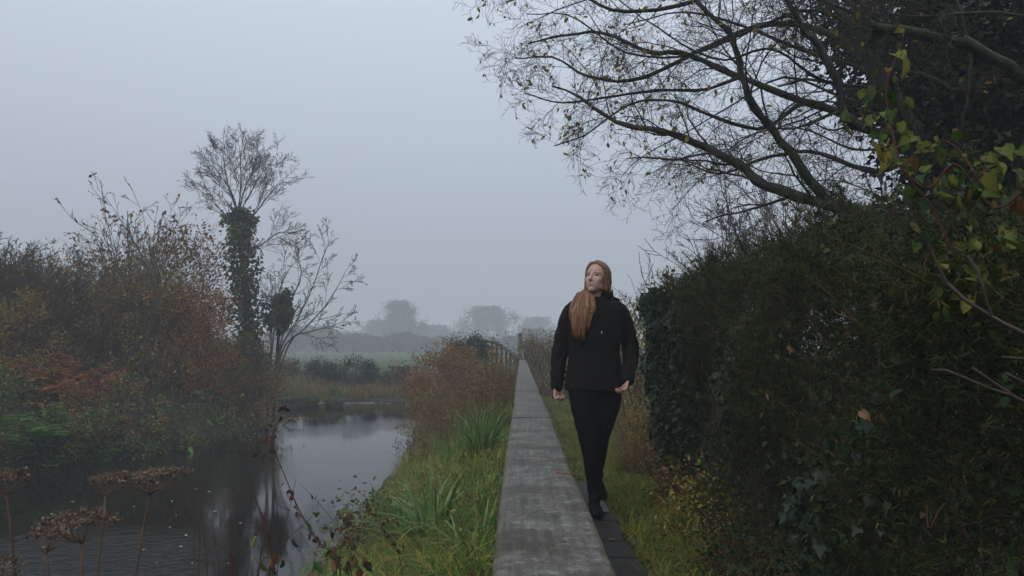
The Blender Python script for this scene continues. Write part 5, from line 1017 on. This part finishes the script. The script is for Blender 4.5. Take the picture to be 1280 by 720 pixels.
sapling(205, 17.4, 270, 'thin dark sapling with olive leaves between the leaf tipped one and the tall tree', 300, 9, 'brownleaf', .2)
sapling(128, 16.8, 290, 'shorter sapling with scattered leaves beside the dark thicket', 200, 8, 'brownleaf', .22)
t_, tips_, _ = twiggy('bare_tree', 236, 440, 22.5, 6.6, 'thin straight leafless tree standing left of the tall domed one', 'pale_bark', n0=1, spread=.02, kids=(16, 5, 3, 0), r=.06, th=.006, base_spread=.02, ang=40)
for px, Y, H_, lab in ((-40, 15.0, 2.9, 'tallest dark brown thicket of fine twigs at the picture edge'), (30, 16.0, 2.7, 'rounded brown twig thicket beside the tallest one'), (85, 17.2, 2.5, 'lower brown twig thicket next to the sapling'), (0, 18.5, 3.3, 'greyer twig thicket in the mist behind the rounded one'), (65, 14.9, 1.8, 'low dark thicket above the orange bracken')):
    twiggy('twig_thicket', px, 440, Y, H_, lab, 'purple_twig', n0=32, spread=.3, kids=(9, 6, 3, 0), r=.012, th=.005, cat='thicket', base_spread=.55, part='twigs', ang=26, trop=.04, ln=.4)

# ------------------------------------------------------------------ far side: rocks, bushes, wood and trees in the mist
def rock(px, py, Y, r, label, mossy):
    p = at(px, py, Y); p[2] = WZ + r[2] * .3; mb = MB(); lump(mb, (0, 0, 0), r, 28, 18); V = mb.V[0]; n_ = norm(V); V += n_ * (.12 * r[0] * (np.sin(V[:, 0:1] * 9 + px) * np.sin(V[:, 1:2] * 11) + np.sin(V[:, 2:3] * 17 + py)))
    t = thing('mossy_rock', p, label, 'rock'); mb.V[0] = V + p; mb.build('stone', M['rock'], t)
    mb2 = MB(); k = (n_[:, 2] > .0); q = np.where(k)[0]; q = rng.choice(q, 2600); blades(mb2, V[q] + p + rng.normal(0, .03, (2600, 3)), .1, .014, .9); mb2.build('moss', M['grass' if mossy else 'moss'], t)
rock(362, 508, 23.9, (.4, .36, .36), 'dark mossy rock nearest the tip of the far bank', 0)
rock(388, 508, 24.0, (.27, .26, .22), 'lower dark rock in the middle of the three', 0)
rock(418, 503, 23.7, (.34, .32, .4), 'grass topped greenest rock at the end of the three', 1)
mb = MB()
for px, w_ in ((348, .5), (374, .35), (402, .3), (440, .9), (462, .8)):
    for k in range(14):
        p = at(px, 506, 24.9); x, y = p[0] + rng.normal(0, w_ * .4), p[1] + rng.normal(0, .12); lump(mb, (x, y, WZ + .004), (rng.uniform(.03, .14), rng.uniform(.02, .06), rng.uniform(.008, .03)), 8, 5)
tag(mb.build('foam', M['foam']), kind='stuff')
for px, Y, rad, lab, lm, n in ((440, 28.6, (1.15, .8, .55), 'broad dark bush across the river behind the rocks', 'far_leaf', 4200), (355, 29.5, (.8, .6, .3), 'low dim bush across the river next to the fan shaped tree', 'far_autumn', 2200), (400, 29.0, (.55, .6, .36), 'small dark bush across the river between the low dim one and the broad one', 'far_leaf', 2000), (498, 28.5, (.7, .6, .3), 'brown low bush across the river right of the broad dark one', 'far_autumn', 2200), (535, 27.5, (.8, .7, .4), 'reddish low bush across the river meeting the red brown bank bush', 'rust', 2400)):
    shrub('far_bush', Y0(px, Y), Y, rad, lab, 'bush', lm, n=n, size=.08, k=50, spread=.13, nst=8)
def far_tree(px, Y, top, hw, label, n=9000, lm='far_leaf', conic=False):
    Y *= 3.4; b = on(Y0(px, Y), Y, -.2); z = at(px, top, Y)[2]; Hh = z - b[2]; t = thing('far_tree', b, label, 'tree'); r = 1.25 * hw * Y / F
    T = Tree(); c = dict(n=(8, 6, 4), wob=(.05, .12, .15), trop=(.02, .05, .03), kids=(10, 4, 0), ang=(50, 40, 40), len=(.35, .5, 0), rr=(.4, .5, .6), rmin=.015, lo=.2); T.grow(b, np.array([0, 0, 1.0]), Hh * .92, .14, 0, c); mb = MB(); T.build(mb); mb.build('trunk', M['dark_bark'], t)
    k = 110; f = rng.uniform(.12, 1, k); rr = r * (np.where(f < .35, .6 + f, 1.05 * np.sqrt(np.clip(1 - ((f - .35) / .66) ** 2, 0, 1)))) if not conic else r * np.clip(1.1 - f * .75, .2, 1); a = rng.uniform(0, 6.28, k); q = np.sqrt(rng.uniform(.02, 1, k)) * rng.uniform(.55, 1.2, k)
    cc = b + np.stack([rr * q * np.cos(a), rr * q * np.sin(a), Hh * f * .98], -1); i = rng.integers(0, k, n); mb = MB(); P = cc[i] + rng.normal(0, r * .11, (n, 3)) * rng.uniform(.4, 1.5, k)[i][:, None]; leaves(mb, P[P[:, 2] < z + .3], None, .15 * r ** .5 + .05, .6); mb.build('crown', M[lm], t)
far_tree(500, 52, 377, 26, 'tall grey tree shape in the mist over the open water')
far_tree(478, 58, 402, 28, 'broader brownish tree leaning on the tall grey one in the mist', lm='far_autumn')
far_tree(540, 60, 408, 32, 'low rounded tree in the mist between the two taller ones')
far_tree(611, 56, 384, 32, 'rounded grey tree in the mist above the bend of the handrail')
far_tree(672, 62, 398, 26, 'faintest tree in the mist between the handrail bend and the woman')
far_tree(400, 66, 415, 60, 'long low tree in the mist behind the fan shaped tree')
far_tree(450, 72, 424, 50, 'dim low tree in the mist left of the brownish one')
far_tree(575, 75, 424, 40, 'dim low tree in the mist right of the low rounded one')
mb = MB(); n = 9000; x = rng.uniform(-20, -3.5, n); y = 26.6 + np.abs(rng.normal(0, 1.0, n)); z = np.maximum(terr(x, y), WZ) - .03
blades(mb, np.stack([x, y, z], -1), .45, .015, .5); tag(mb.build('reed_bed', M['brownleaf']), kind='stuff')
mb = MB(); n = 52000; x = rng.uniform(-105, 5, n); k_ = .75 + .22 * np.sin(x * .13) + .16 * np.sin(x * .31 + 1) + .1 * np.sin(x * .83) + .05 * np.sin(x * 2.1)
y = 122 + rng.normal(0, 3, n); z = terr(x, y) + rng.uniform(0, 1, n) ** .7 * np.maximum(k_, .3) * 4.0
leaves(mb, np.stack([x, y, z], -1), None, .38, .6); tag(mb.build('far_wood', M['far_autumn']), kind='stuff')
# low rail across the field edge
t = thing('field_fence', on(-5.2, 31.5), 'short low post and rail fence at the field edge across the river', 'fence')
for x in (-5.9, -5.2, -4.5): mb = MB(); g = float(terr(x, 31.5)); box(mb, (x - .04, 31.46, g - .2), (x + .04, 31.54, g + .36)); mb.build('post', M['post'], t, False)
mb = MB(); g = float(terr(-5.2, 31.5)); box(mb, (-6.1, 31.42, g + .2), (-4.3, 31.457, g + .27)); mb.build('rail', M['post'], t, False)
